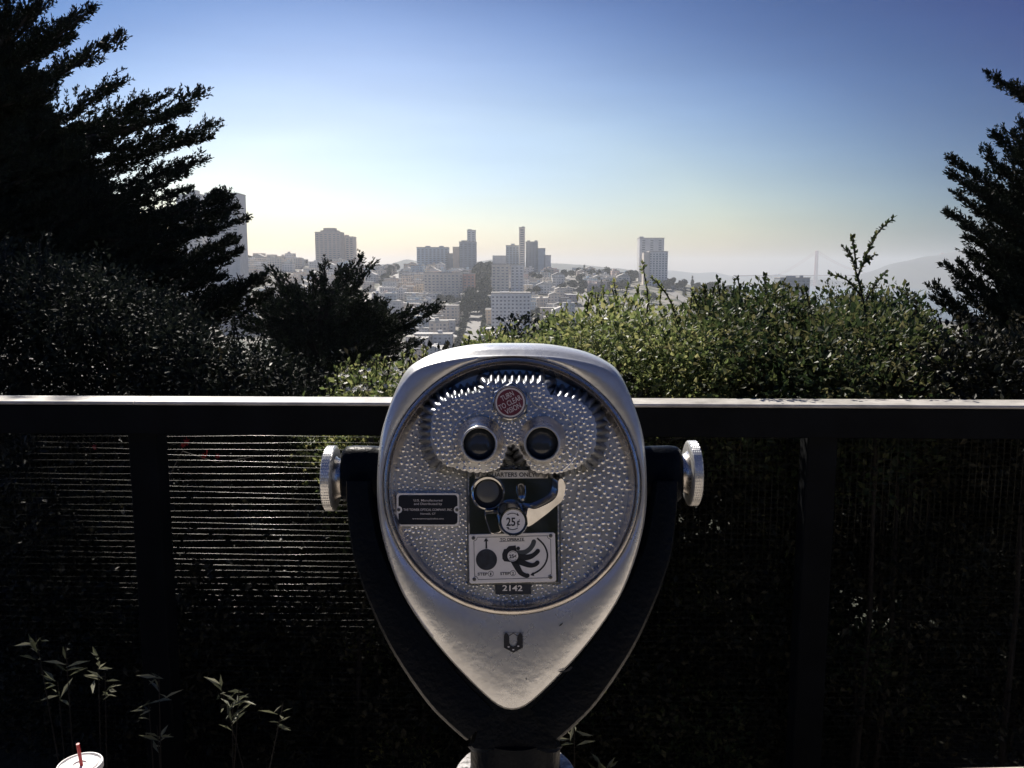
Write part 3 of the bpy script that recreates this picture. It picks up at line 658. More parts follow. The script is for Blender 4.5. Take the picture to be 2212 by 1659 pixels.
# --- paper cup with a lid and a red straw, standing on the low wall
cl = at_y(172, 1650, 1.70); cz = WZ
b = MB(); rr = 46.5 / FPX * ((cl - CAM) @ FW)
CUP = thing('drink_cup', 'white paper drink cup with plastic lid and red straw on the low wall', 'drink cup', (cl[0], cl[1], cz))
LZ = cl[2]
def cring(r, z, n=48): return [(cl[0] + r*math.cos(2*math.pi*k/n), cl[1] + r*math.sin(2*math.pi*k/n), z) for k in range(n)]
b.loft([cring(rr*.66, cz + .001), cring(rr*.68, cz + .004), cring(rr*.93, LZ - .016), cring(rr*.95, LZ - .013), cring(rr*.93, LZ - .012)], True, True); b.build('cup_body', M['cup'], CUP, loc=CUP.location)
b = MB(); b.loft([cring(rr*.97, LZ - .016), cring(rr*1.0, LZ - .013), cring(rr*1.0, LZ - .003), cring(rr*.97, LZ), cring(rr*.92, LZ), cring(rr*.885, LZ - .004), cring(rr*.80, LZ - .0045), cring(rr*.77, LZ - .001), cring(rr*.30, LZ - .0005), cring(rr*.26, LZ - .003)], False, True); b.build('lid', M['lid'], CUP, loc=CUP.location, angle=25)
s0 = np.array([cl[0] + .004, cl[1], LZ - .004]); s1 = at_y(168, 1607, cl[1] - .01)
b = MB(); b.tube([s0 - (s1 - s0)*.3, s0, s1], .0036, 12); b.build('straw', M['straw'], CUP, loc=CUP.location)

# ================================================================== plants
M['leaf_bright'] = leaf_mat('glossy_yellow_green_leaf', [(.035, .050, .020), (.100, .142, .048), (.200, .232, .085), (.29, .285, .12)], .46, .45, .35, 1.3)
M['leaf_green'] = leaf_mat('glossy_green_leaf', [(.014, .026, .012), (.028, .048, .017), (.062, .082, .028), (.13, .125, .055)], .38, .45, .3, 1.5)
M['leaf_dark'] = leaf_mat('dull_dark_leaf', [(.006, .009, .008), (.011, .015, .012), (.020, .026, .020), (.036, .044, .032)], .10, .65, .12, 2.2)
M['leaf_shade'] = leaf_mat('deep_shade_leaf', [(.003, .0045, .003), (.005, .008, .004), (.010, .013, .006), (.08, .07, .04)], .12, .5, .25, 2.0)  # deep shade put into the leaf colour, sun flecks into its palest leaves
M['leaf_long'] = leaf_mat('grey_green_long_leaf', [(.05, .06, .035), (.15, .16, .10), (.30, .30, .22)], .25, .35, .5, 3)
M['cypress'] = leaf_mat('cypress_scale_foliage', [(.007, .010, .008), (.012, .017, .010), (.018, .026, .012)], .06, .6, .2, .5)
M['cypress2'] = leaf_mat('greener_cypress_foliage', [(.008, .012, .010), (.014, .022, .012), (.026, .040, .015)], .10, .6, .2, .35)  # a little greener than the other cypress foliage
M['far_leaf'] = leaf_mat('far_tree_foliage', [(.018, .026, .016), (.030, .040, .022), (.045, .055, .028)], .1, .6, .2, .08)
M['petal'] = mat('white_petal', (.78, .76, .70), .6)
M['red_petal'] = mat('red_flower', (.42, .02, .015), .5)

def unit(v): return v / (np.linalg.norm(v, axis=-1, keepdims=True) + 1e-9)
def leaves_mesh(name, P, D, Nn, Ln, Wd, fold=.18):
    Nn = unit(Nn - D * np.sum(Nn * D, -1, keepdims=True)); S = np.cross(D, Nn)
    m = (P + D * (Ln * .48)[:, None]); up = Nn * (Ln * fold * .5)[:, None]
    v = np.stack([P, m + S * (Wd / 2)[:, None] + up, P + D * Ln[:, None], m - S * (Wd / 2)[:, None] + up], 1).reshape(-1, 3)
    o = np.arange(len(P))[:, None] * 4
    f = np.concatenate([o + [0, 1, 2], o + [0, 2, 3]], 1).reshape(-1, 3)
    return v, f
def clump_leaves(cl_, per_m2, ln, wd, seed=0, shell=(.72, 1.06), up=.25, wild=.9, lump=.22):
    """leaves on the outer shell of a set of ellipsoid clumps (cx,cy,cz,rx,ry,rz)"""
    rg = np.random.default_rng(seed); out_ = []
    C = np.array(cl_)
    for c in C:
        r = c[3:6]; area = 4 * math.pi * ((r[0]*r[1])**1.6/3 + (r[0]*r[2])**1.6/3 + (r[1]*r[2])**1.6/3)**(1/1.6)
        n = max(6, int(area * per_m2)); u = unit(rg.normal(size=(n, 3)))
        ph = rg.uniform(0, 6.28, 3); fq_ = rg.uniform(3, 6, 3)
        k = rg.uniform(shell[0]**2, shell[1]**2, n)**.5 * (1 + lump * np.sin(u[:, 0]*fq_[0]+ph[0]) * np.sin(u[:, 1]*fq_[1]+ph[1]) + lump*.7*np.sin(u[:, 2]*fq_[2]*1.7+ph[2]))
        p = c[:3] + u * k[:, None] * r; 
        d = unit(u * .7 + rg.normal(size=(n, 3)) * wild * .6 + np.array([0, 0, up]))
        nn = unit(u * .5 + rg.normal(size=(n, 3)) * .5 + np.array([0, 0, .55]))
        out_.append((p, d, nn))
    P, D, Nn = (np.concatenate([q[i] for q in out_]) for i in range(3))
    lnv = ln * rg.choice([.55, .75, .95, 1.1, 1.35], len(P)) * rg.uniform(.9, 1.1, len(P)); wv = lnv * (wd / ln) * rg.uniform(.8, 1.2, len(P))
    return P, D, Nn, lnv, wv
def part_leaves(name, arr, m, root, keep=None):
    P, D, Nn, a, c = arr
    if keep is not None: P, D, Nn, a, c = P[keep], D[keep], Nn[keep], a[keep], c[keep]
    v, f = leaves_mesh(name, P, D, Nn, a, c); return link(name, np_mesh(name, v - np.asarray(root.location), f), root, m)
def cat_arr(*arrs): return tuple(np.concatenate([a[i] for a in arrs]) for i in range(5))
def px_of(P):
    q = P - CAM; f = q @ FW; return CX + FPX * q[:, 0] / f, CY - FPX * (q @ UP) / f
def stems(root, targets, base, m, r0=.02, seed=0, name='stems'):
    rg = np.random.default_rng(seed); b = MB()
    for t in targets:
        t = np.asarray(t); s_ = base + np.array([rg.uniform(-.15, .15), rg.uniform(-.1, .1), 0]) + (t - base) * np.array([.35, .35, 0]); mid = (s_ + t) / 2 + rg.normal(size=3) * .06
        b.tube([s_, mid, t], [r0, r0*.7, r0*.3], 6, False)
    return b.build(name, m, root, loc=root.location)
def under_profile(prof, y0, y1, n, r, seed, zmin=-.3, sink=1.0):
    """clumps that fill the mass below a skyline drawn in photo coordinates, between depths y0 and y1"""
    rg = np.random.default_rng(seed); px_, py_ = zip(*prof); o = []
    for _ in range(n):
        xd = rg.uniform(px_[0], px_[-1]); Y = rg.uniform(y0, y1); rad = r * rg.uniform(.7, 1.25)
        top = at_y(xd, np.interp(xd, px_, py_), Y); zt = top[2] - rad * .8
        z = zt - abs(rg.normal()) * .35 * sink if rg.random() < .8 else rg.uniform(zmin, zt)
        o.append((top[0], Y, max(zmin, z), rad * rg.uniform(.9, 1.4), rad, rad * rg.uniform(.7, 1.0)))
    return o
def sprig(pts, Y, n, ln, wd, seed, r=.004, spread=.6, side=None):
    """a shoot through photo points at depth Y: returns (tube points, leaves)"""
    rg = np.random.default_rng(seed); p = np.array([at_y(x, y, Y) for x, y in smooth_line(pts, 6)])
    s = np.r_[0, np.cumsum(np.linalg.norm(np.diff(p, axis=0), axis=1))]; u = rg.uniform(.08, 1, n) * s[-1]
    P = np.stack([np.interp(u, s, p[:, i]) for i in range(3)], -1); T = unit(np.stack([np.interp(u + .02, s, p[:, i]) - np.interp(u - .02, s, p[:, i]) for i in range(3)], -1))
    D = unit(T * .7 + rg.normal(size=(n, 3)) * spread + [0, 0, .2]); Nn = unit(rg.normal(size=(n, 3)) + [0, -.3, .8])
    a = ln * rg.uniform(.5, 1.0, n); return p, (P, D, Nn, a, a * wd / ln)

# --- right hand hedge: three shrubs that grow together
def shrub(name, label, prof, y0, y1, nclump, r, per, ln, wd, m, seed, sprigs=(), zmin=-1.0, group=None, nst=9, keep_fn=None, up=.25, stem_r=.018):
    cx0 = at_y((prof[0][0] + prof[-1][0]) / 2, 900, (y0 + y1) / 2); root = thing(name, label, 'shrub', (cx0[0], cx0[1], float(hgt(cx0[0], cx0[1]))), group)
    cl_ = under_profile(prof, y0, y1, nclump, r, seed, zmin); arr = clump_leaves(cl_, per, ln, wd, seed, up=up)
    b = MB(); parts = [arr]
    for k, (pts, Y, n) in enumerate(sprigs):
        tp, lv = sprig(pts, Y, n, ln, wd, seed + 50 + k); parts.append(lv); b.tube(list(tp[::2]) + [tp[-1]], np.linspace(.006, .002, len(tp[::2]) + 1), 6, False)
    rs = np.random.default_rng(seed + 7)                         # small shoots break the outline
    for k in range(22):
        xd = rs.uniform(prof[0][0], prof[-1][0]); yp = np.interp(xd, [q[0] for q in prof], [q[1] for q in prof]); Y = rs.uniform(y0 + .2, y1 - .2); u = rs.uniform(8, 30); sl_ = rs.uniform(-14, 14)
        tp, lv = sprig([(xd, yp + 30), (xd + sl_ * .5, yp), (xd + sl_, yp - u)], Y, int(12 + u), ln * .9, wd, seed + 200 + k); parts.append(lv); b.tube(list(tp[::3]) + [tp[-1]], np.linspace(.004, .0015, len(tp[::3]) + 1), 5, False)
    arr = cat_arr(*parts); kp = None
    if keep_fn is not None: kp = keep_fn(arr[0])
    part_leaves('foliage', arr, m, root, kp)
    base = np.array([cx0[0], cx0[1], float(hgt(cx0[0], cx0[1])) - .1])
    tg = [c[:3] for c in cl_[::max(1, len(cl_) // nst)]]
    for t in tg:
        s_ = np.array([t[0] * .9 + base[0] * .1, t[1], base[2]]); b.tube([s_, (s_ + t) / 2 + np.array([.04, .02, 0]), t], [stem_r, stem_r * .7, stem_r * .4], 6, False)
    b.build('branches', M['bark'], root, loc=root.location)
    return root
G = 'shrubs growing together behind the right of the railing'
shrub('shrub', 'sunlit yellow green shrub with glossy leaves just right above the viewer', [(985,760),(1030,742),(1070,728),(1110,712),(1150,702),(1200,690),(1250,655),(1300,638),(1350,632),(1400,640),(1440,650),(1490,645),(1530,650),(1580,660)],
      3.95, 5.5, 130, .20, 900, .034, .019, M['leaf_bright'], 11,
      [([(1390,720),(1400,650),(1393,600),(1388,568)], 4.8, 60), ([(1470,720),(1448,650),(1420,612),(1404,598)], 4.6, 55), ([(1340,690),(1330,650),(1322,622)], 4.5, 26), ([(1300,700),(1290,655),(1285,636)], 4.6, 22), ([(1240,720),(1215,690),(1195,682)], 4.5, 18), ([(1520,700),(1500,640),(1492,622)], 4.8, 30)], group=G)
shrub('shrub', 'mid green shrub with a tall leafy sprig standing above the hedge', [(1500,655),(1540,635),(1580,622),(1620,610),(1660,622),(1700,640),(1740,640),(1790,620),(1830,618),(1870,622),(1910,635),(1950,650),(1990,655)],
      3.84, 5.4, 125, .20, 900, .034, .019, M['leaf_green'], 12,
      [([(1875,700),(1862,640),(1850,590),(1838,555),(1818,530)], 4.6, 110), ([(1852,600),(1868,560),(1885,520),(1908,490),(1929,472)], 4.6, 130), ([(1850,580),(1846,545),(1840,512)], 4.6, 44), ([(1865,570),(1890,550)], 4.6, 26),
       ([(1870,650),(1890,615),(1912,590)], 4.6, 60), ([(1860,640),(1830,605),(1790,592)], 4.6, 60), ([(1600,680),(1597,620),(1592,598)], 4.8, 26), ([(1530,690),(1540,630),(1546,612)], 4.8, 24), ([(1660,680),(1672,630),(1680,615)], 4.9, 24), ([(1740,680),(1735,640),(1728,620)], 4.8, 22)], group=G)
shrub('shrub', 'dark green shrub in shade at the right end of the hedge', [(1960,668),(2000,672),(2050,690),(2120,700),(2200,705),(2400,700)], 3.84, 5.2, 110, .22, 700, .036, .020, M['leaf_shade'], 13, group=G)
# --- left hand dark bushes with small leaves
shrub('small_leaved_bush', 'dark small leaved bush filling the far left above the railing', [(-260,480),(-60,505),(60,512),(110,520),(150,560),(200,590),(260,600),(330,612),(380,640),(420,690)], 4.7, 6.4, 110, .26, 620, .033, .018, M['leaf_dark'], 21,
      [([(90,620),(85,540),(95,500)], 5.4, 40), ([(190,650),(200,590),(210,562)], 5.4, 40), ([(330,680),(360,625),(395,600)], 5.4, 40), ([(20,600),(10,540),(15,505)], 5.4, 40)])
shrub('small_leaved_bush', 'grey green small leaved bush sloping down toward the viewer on the left', [(330,650),(380,655),(430,690),(480,700),(520,712),(560,740),(600,762),(640,775),(670,795),(690,830)], 4.5, 5.6, 90, .20, 700, .033, .018, M['leaf_dark'], 22,
      [([(420,740),(415,690),(400,660)], 5.0, 40), ([(540,780),(560,735),(575,712)], 5.0, 40), ([(640,830),(655,790),(672,772)], 5.0, 40), ([(660,860),(685,830),(700,812)], 5.0, 30)])
# --- bright flowering bush between the bushes and the viewer
fb_ = shrub('flowering_bush', 'bright green bush dotted with white blossoms left of the viewer', [(700,838),(730,812),(760,800),(800,792),(850,786),(900,770),(930,770)], 4.1, 4.9, 46, .15, 1100, .034, .018, M['leaf_bright'], 31,
      [([(780,850),(775,800),(768,785)], 4.4, 26), ([(880,830),(885,780),(893,762)], 4.4, 26), ([(830,850),(840,800),(845,780)], 4.3, 20)])
rg = np.random.default_rng(5)
bl = MB()
for k in range(6):
    a = 2 * math.pi * k / 6; bl.add([(0, 0, 0), (.006*math.cos(a-.4), .006*math.sin(a-.4), .003), (.013*math.cos(a), .013*math.sin(a), .004), (.006*math.cos(a+.4), .006*math.sin(a+.4), .003)], [(0, 1, 2, 3)])
blo = bl.build('blossom', M['petal'], fb_)
for k in range(46):
    o = blo if k == 0 else blo.copy()
    if k: COL.objects.link(o)
    xd = rg.choice([rg.uniform(735, 800), rg.uniform(815, 895)]); p = at_y(xd, rg.uniform(800, 852) - max(0, (xd - 840)) * .2, 3.86 + rg.uniform(-.06, .08))
    o.location = p - np.array(fb_.location); o.rotation_euler = (rg.uniform(.1, .9), rg.uniform(-.5, .5), rg.uniform(0, 6)); o.scale = [rg.uniform(1.0, 1.7)] * 3
# --- dense undergrowth behind the mesh
ug = []
rg = np.random.default_rng(41)
for _ in range(640):
    xd = rg.uniform(-150, 2400); Y = rg.uniform(3.95, 4.8)
    lowl = xd < 800
    z = rg.uniform(-1.0, .58 if xd < 540 else .74) if lowl and Y < 4.35 else rg.uniform(-1.0, 1.05)
    p = at_y(xd, 900, Y); ug.append((p[0], Y + (.35 if lowl and z > .5 else 0), z, rg.uniform(.14, .26), rg.uniform(.12, .2), rg.uniform(.12, .22)))
for _ in range(420):
    p = at_y(rg.uniform(-200, 2450), 900, rg.uniform(4.7, 5.7)); ug.append((p[0], p[1], rg.uniform(-1.3, .95 if p[0] > -.6 else .45), rg.uniform(.22, .34), rg.uniform(.16, .26), rg.uniform(.18, .3)))
P2 = clump_leaves([(at_y(rg.uniform(-300, 2600), 900, 6.0)[0], rg.uniform(5.5, 6.6), rg.uniform(-1.6, .7), .4, .3, .35) for _ in range(330)], 150, .08, .05, 43)
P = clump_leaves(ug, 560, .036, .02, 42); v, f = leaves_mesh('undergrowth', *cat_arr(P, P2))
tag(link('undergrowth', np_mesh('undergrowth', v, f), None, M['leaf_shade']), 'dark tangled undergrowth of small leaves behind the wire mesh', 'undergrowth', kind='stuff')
# --- red flowers on a vine behind the mesh
vb = at_y(420, 1010, 3.86); vine = thing('flowering_vine', 'thin vine with red blossoms behind the wire mesh below the railing', 'vine', (vb[0], vb[1], 0))
b = MB(); b.tube([(vb[0] - .3, vb[1] + .1, -.1), (vb[0] - .2, vb[1], .5), at_y(395, 975, 3.86), at_y(470, 1000, 3.86), at_y(560, 985, 3.86)], [.006, .005, .004, .003, .002], 6, False); b.build('stem', M['bark'], vine, loc=vine.location)
bl = MB()
for k in range(7):
    a = 2 * math.pi * k / 7; bl.add([(0, 0, 0), (.010*math.cos(a-.5), .010*math.sin(a-.5), .004), (.022*math.cos(a), .022*math.sin(a), .001), (.010*math.cos(a+.5), .010*math.sin(a+.5), .004)], [(0, 1, 2, 3)])
rb = bl.build('blossom', M['red_petal'], vine)
for k, (xd, yd) in enumerate([(396, 962), (440, 985), (446, 978), (402, 955), (470, 985), (205, 966)]):
    o = rb if k == 0 else rb.copy()
    if k: COL.objects.link(o)
    o.location = at_y(xd, yd, 3.78) - np.array(vine.location); o.rotation_euler = (1.3 + .2*k, .3*k - .6, k); o.scale = [.7 + .1*(k % 4)] * 3
# --- long leaved plants in the planting bed
def bed_plant(label, xd, yd, Y, shoots, seed):
    c = at_y(xd, yd, Y); root = thing('leafy_plant', label, 'plant', (c[0], c[1], -1.05), 'long leaved plants in the planting bed')
    rg = np.random.default_rng(seed); parts = []; b = MB()
    for k in range(shoots):
        e = np.array([c[0] + rg.normal() * .13, c[1] + rg.normal() * .05, c[2] + rg.normal() * .09]); s_ = np.array([c[0] + rg.normal() * .05, c[1] + .02, -1.1])
        m_ = (s_ + e) / 2 + rg.normal(size=3) * .03; b.tube([s_, m_, e], [.004, .003, .0015], 5, False)
        n = 9; P = e + rg.normal(size=(n, 3)) * .008 - (e - m_) * rg.uniform(0, .18, n)[:, None]; D = unit((e - m_) * .35 + rg.normal(size=(n, 3)) * np.array([1.1, .7, .45]) + [0, -.1, .1]); a = rg.uniform(.035, .085, n)
        parts.append((P, D, unit(rg.normal(size=(n, 3)) * .5 + [0, -.2, .8]), a, a * .20))
    part_leaves('foliage', cat_arr(*parts), M['leaf_long'], root); b.build('stem', M['bark'], root, loc=root.location)
bed_plant('long leaved plant catching the sun at the lower left below the mesh', 175, 1440, 2.95, 5, 1)
bed_plant('sparse sprig of narrow leaves low in the shade below the mesh post', 330, 1540, 2.95, 3, 2)
bed_plant('sunlit sprig of narrow leaves between the mesh post and the pedestal', 480, 1500, 2.95, 4, 3)
bed_plant('pale tuft of leaves beside the pedestal collar on the right', 1290, 1640, 2.8, 3, 4)

# --- cypresses
def conifer(name, label, branches, Y, trunk, ln, m, seed, per=46, thick=.2, core=()):
    base = trunk[0]; root = thing(name, label, 'tree', base)
    rg = np.random.default_rng(seed); parts = []; b = MB()
    b.tube(trunk, np.linspace(.26, .08, len(trunk)) * (Y / 9), 10, False)
    b.build('trunk', M['bark'], root, loc=root.location)
    limb = MB()
    for (p0, p1, th_) in branches:
        p0, p1 = np.asarray(p0), np.asarray(p1); lg = np.linalg.norm(p1 - p0); sag = rg.uniform(.02, .10) * lg
        ts = np.linspace(0, 1, 8); path = np.array([p0 + (p1 - p0) * t + np.array([0, 0, -sag * math.sin(math.pi * t)]) for t in ts])
        limb.tube(path, np.linspace(.03, .006, 8) * (Y / 9), 5, False)
        n = max(8, int(per * lg / (thick * 6)))
        for t in rg.beta(1.25, .95, n):
            c = np.array([np.interp(t, ts, path[:, i]) for i in range(3)]); d0 = unit(path[min(7, int(t*7)+1)] - path[int(t*7) if t < 1 else 6])
            env = th_ * (1 - .72 * t) * (.55 + .45 * min(1, t * 5 + .3))
            q = rg.normal(size=3); q[2] = abs(q[2]) * .55 + .1; q = unit(q); tw = unit(d0 * rg.uniform(.7, 1.3) + q * rg.uniform(.3, .9)); l_ = env * rg.uniform(.5, 1.15) + .03
            c = c + rg.normal(size=3) * env * np.array([.20, .5, .24])
            k = max(8, int(l_ / ln * 11)); u = rg.uniform(.0, 1, k); P = c + tw * (u * l_)[:, None] + rg.normal(size=(k, 3)) * ln * .12
            D = unit(tw * .9 + rg.normal(size=(k, 3)) * .45 + [0, 0, .12]); a = ln * rg.uniform(.55, 1.2, k) * (1 - .35 * u)
            parts.append((P, D, unit(rg.normal(size=(k, 3)) + [0, -.6, .5]), a, a * .36))
    if core: parts.append(clump_leaves(core, 160 * (9 / Y) ** 2, ln * 1.5, ln * .7, seed, wild=1.2))
    limb.build('limbs', M['bark'], root, loc=root.location)
    part_leaves('crown', cat_arr(*parts), m, root)
    return root
def zl(x, y): return (x * .3735, y * .3735)
def pr(a, b_, Y, dy=0.0, th_=.3): return (at_y(*a, Y + dy * .5), at_y(*b_, Y + dy), th_)
YL = 8.6; br = []
rg = np.random.default_rng(77)
TL = [((-260,520),(60,-40),.30), ((-200,420),(330,-60),.34), ((-120,420),(520,62),.24), ((-60,330),(420,108),.22), ((-60,440),(428,212),.20), ((-150,640),(700,200),.26), ((-100,560),(480,318),.17), ((-150,640),(245,514),.16), ((-200,820),(680,486),.36),
      ((-100,900),(830,568),.30), ((100,960),(1165,545),.34), ((400,820),(965,545),.17), ((500,800),(1090,640),.18), ((500,860),(1005,738),.16), ((200,1060),(1222,740),.36), ((600,930),(1212,795),.16), ((250,1160),(1162,930),.34), ((500,1150),(1070,1010),.18), ((400,1230),(1085,1100),.20),
      ((500,1300),(1330,1142),.20), ((560,1330),(1362,1205),.18), ((500,1350),(1412,1275),.17), ((500,1450),(1212,1322),.19), ((550,1560),(1350,1398),.24), ((650,1640),(1382,1450),.22), ((600,1740),(1282,1602),.20), ((800,1860),(1512,1600),.22), ((700,1850),(1330,1660),.22), ((900,1860),(1500,1640),.2), ((850,1900),(1420,1690),.22), ((900,1950),(1560,1700),.22), ((800,1950),(1380,1740),.22), ((0,250),(210,20),.14), ((-100,180),(60,60),.12), ((-150,300),(120,90),.16)]
for k_, (a, b_, t_) in enumerate(TL):
    br.append(pr(zl(*a), zl(*b_), YL, rg.uniform(-.7, .5), t_))
    if 19 <= k_ <= 27:
        for _ in range(1): br.append(pr(zl(a[0] + rg.uniform(-80, 80), a[1] + rg.uniform(-30, 50)), zl(b_[0] - rg.uniform(10, 130), b_[1] + rg.uniform(-30, 35)), YL, rg.uniform(-.6, .6), t_ * 1.15))
for _ in range(16):                                            # fronds over the far towers
    y = rg.uniform(1110, 1600); x = rg.uniform(780, 940 + (y - 1100) * .75); br.append(pr(zl(x - 520, y + 190), zl(x, y), YL, rg.uniform(-.5, .5), .19))
for _ in range(40):                                            # upper limbs thicken towards the trunk
    y = rg.uniform(330, 900); x = rg.uniform(0, 120 + (y - 330) * 1.05); br.append(pr(zl(x - 500, y + 240), zl(x, y), YL, rg.uniform(-.6, .6), .28))
for _ in range(110):                                            # the dense inner mass
    y = rg.uniform(760, 1750); x = rg.uniform(-150, 760 if y > 1000 else 560); br.append(pr(zl(x - 520, y + 230), zl(x, y), YL, rg.uniform(-.6, 1.0), .36))
for _ in range(44):                                            # limbs above the frame: they shade the left end of the railing
    z = rg.uniform(4.9, 9.0); x = -4.3 - abs(rg.normal()) * .9 - max(0, z - 8) * .5; br.append((np.array([x - 2.4, YL + rg.uniform(-.8, .8), z - 1.2]), np.array([x, YL + rg.uniform(-.8, 1.0), z]), .42))
gl = float(hgt(-7.2, YL))
conifer('cypress_tree', 'tall dark cypress with layered branches reaching in from the left edge', br, YL, [np.array([-7.2, YL, gl - .3]), np.array([-7.0, YL, 2]), np.array([-7.1, YL, 5.0]), np.array([-7.0, YL, 9.2])], .055, M['cypress'], 51, per=95)
def zr(x, y): return ((2200 + x / 2.37) * .8848, (100 + y / 2.37) * .8848)
YR = 7.2; br = []
TR = [((1000,420),(520,200),.13), ((1000,330),(640,262),.10), ((1100,1000),(555,545),.22), ((1000,760),(612,520),.16), ((1000,700),(690,490),.18), ((1100,1100),(478,650),.20), ((1000,1060),(292,682),.18), ((1000,1120),(300,782),.17), ((950,1130),(415,860),.15), ((950,1200),(318,890),.17), ((950,1220),(272,1000),.14), ((950,1300),(362,1075),.17), ((900,1350),(392,1145),.14),
      ((900,1430),(378,1235),.20), ((900,1500),(432,1290),.17), ((800,1620),(258,1295),.18), ((800,1650),(345,1290),.12), ((750,1750),(190,1428),.18), ((700,1700),(330,1420),.16), ((600,1780),(200,1500),.16)]
for a, b_, t_ in TR: br.append(pr(zr(*a), zr(*b_), YR, rg.uniform(-.5, .4), t_))
for _ in range(60):
    y = rg.uniform(600, 1800); x = rg.uniform(470, 1000); br.append(pr(zr(x + 420, y + 260), zr(x, y), YR, rg.uniform(-.5, .9), .30))
gr = float(hgt(5.2, YR))
conifer('cypress_tree', 'dark pointed cypress cut off by the right edge of the view', br, YR, [np.array([5.4, YR, gr - .3]), np.array([5.3, YR, 1.5]), np.array([5.3, YR, 3.6]), np.array([5.2, YR, 5.0])], .046, M['cypress'], 52, per=95, thick=.17)
def z3(x, y): return ((560 + x / 3.95) * .8848, (600 + y / 3.95) * .8848)
YM = 17.0; br = []
TM = [((880,700),(1262,118),.62), ((850,600),(930,160),.42), ((900,720),(1382,186),.50), ((900,600),(1100,250),.5), ((850,640),(392,248),.46), ((800,660),(560,330),.34), ((800,600),(812,300),.32), ((700,700),(500,410),.42), ((760,760),(640,440),.36), ((900,700),(1182,440),.40), ((900,760),(1260,500),.5), ((950,820),(1490,580),.66), ((1000,800),(1400,545),.5), ((1000,900),(2025,590),.70), ((1300,780),(1900,600),.40), ((1000,950),(1760,780),.60), ((1000,1000),(1800,940),.55), ((1000,1050),(1700,1060),.52), ((800,900),(120,760),.6), ((800,850),(200,560),.55), ((700,800),(60,640),.5)]
for a, b_, t_ in TM: br.append(pr(z3(*a), z3(*b_), YM, rg.uniform(-1.4, 1.2), t_))
for _ in range(70):
    y = rg.uniform(480, 1200); x = rg.uniform(250, 1620 - max(0, 700 - y) * 1.6); br.append(pr(z3(900 + (x - 900) * .35, y + 120), z3(x, y), YM, rg.uniform(-1.6, 1.6), .75))
tb = at_y(*z3(930, 1300), YM); gm_ = float(hgt(tb[0], YM))
conifer('cypress_tree', 'smaller spreading cypress in the middle distance left of the viewer', br, YM, [np.array([tb[0], YM, gm_ - .3]), at_y(*z3(920, 1000), YM), at_y(*z3(920, 700), YM), at_y(*z3(960, 420), YM)], .095, M['cypress2'], 53, per=90, thick=.42)
# --- dark round tree just beyond the sunlit shrub
def round_tree(label, prof, Y0, Y1, n, r, per, ln, m, seed, name='broadleaf_tree'):
    c = at_y((prof[0][0] + prof[-1][0]) / 2, prof[0][1] + 20, (Y0 + Y1) / 2); root = thing(name, label, 'tree', (c[0], c[1], float(hgt(c[0], c[1]))))
    cl_ = under_profile(prof, Y0, Y1, n, r, seed, -99, sink=r * 5); part_leaves('crown', clump_leaves(cl_, per, ln, ln * .55, seed), m, root)
    b = MB(); b.tube([np.array(root.location) - (0, 0, .4), (np.array(root.location) + c) / 2 + (.2, 0, 0), c], [.3, .22, .08], 8, False)
    for q in cl_[::4]: b.tube([c - (0, 0, 1.0), np.array(q[:3])], [.07, .02], 5, False)
    b.build('trunk', M['bark'], root, loc=root.location)
round_tree('dark round tree showing behind the top of the viewer and the sunlit shrub', [(990,752),(1020,728),(1050,700),(1080,686),(1120,680),(1160,684),(1200,690),(1250,694)], 26, 31, 42, 1.0, 60, .16, M['cypress2'], 61)
round_tree('dark tree low on the slope behind the shrub with the tall sprig', [(1780,648),(1830,634),(1880,626),(1930,634),(1975,648)], 34, 40, 30, 1.1, 60, .16, M['cypress2'], 62)

# --- unseen trees added behind the viewpoint to darken what the chrome and rims mirror
for k, (x, y, h) in enumerate(((-3.4, -8.4, 5.2), (.1, -9.0, 5.8), (3.6, -8.6, 5.4))):
    root = thing('broadleaf_tree', ['unseen dark tree added on the left behind the camera', 'unseen dark tree added straight behind the camera', 'unseen dark tree added on the right behind the camera'][k], 'tree', (x, y, 0), 'unseen trees added behind the viewpoint')
    rg = np.random.default_rng(900 + k); cl_ = [(x + rg.normal()*1.0, y + rg.normal()*.7, rg.uniform(.9, h - .8), 1.1, 1.0, .9) for _ in range(30)]
    part_leaves('crown', clump_leaves(cl_, 80, .16, .10, 900 + k), M['cypress'], root)
    b = MB(); b.tube([(x, y, -.2), (x + .1, y, h*.4), (x, y, h*.75)], [.2, .15, .06], 8, False); b.build('trunk', M['bark'], root, loc=root.location)

for sx in (-1, 1):  # unseen hedges added so the metal mirrors dark sides
    root = thing('added_hedge', f'unseen dark hedge added along the {"left" if sx < 0 else "right"} side of the viewing terrace', 'hedge', (sx * 4.6, -1.5, 0), 'unseen hedges added along the sides of the terrace')
    rg = np.random.default_rng(70 + sx); cl_ = [(sx * 4.6 + rg.normal()*.15, rg.uniform(-5.5, 1.6), rg.uniform(.2, 2.0), .5, .5, .45) for _ in range(46)]
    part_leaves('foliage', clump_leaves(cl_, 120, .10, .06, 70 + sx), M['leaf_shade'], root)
    b = MB()
    b.tube([(sx * 4.6, -5.2, .5), (sx * 4.6, 1.3, .5)], [.02, .02], 6, False)
    for y_ in np.linspace(-5, 1.2, 6): b.tube([(sx * 4.6, y_, -.1), (sx * 4.6, y_, 1.6)], [.03, .01], 6, False)
    b.build('branches', M['bark'], root, loc=root.location)

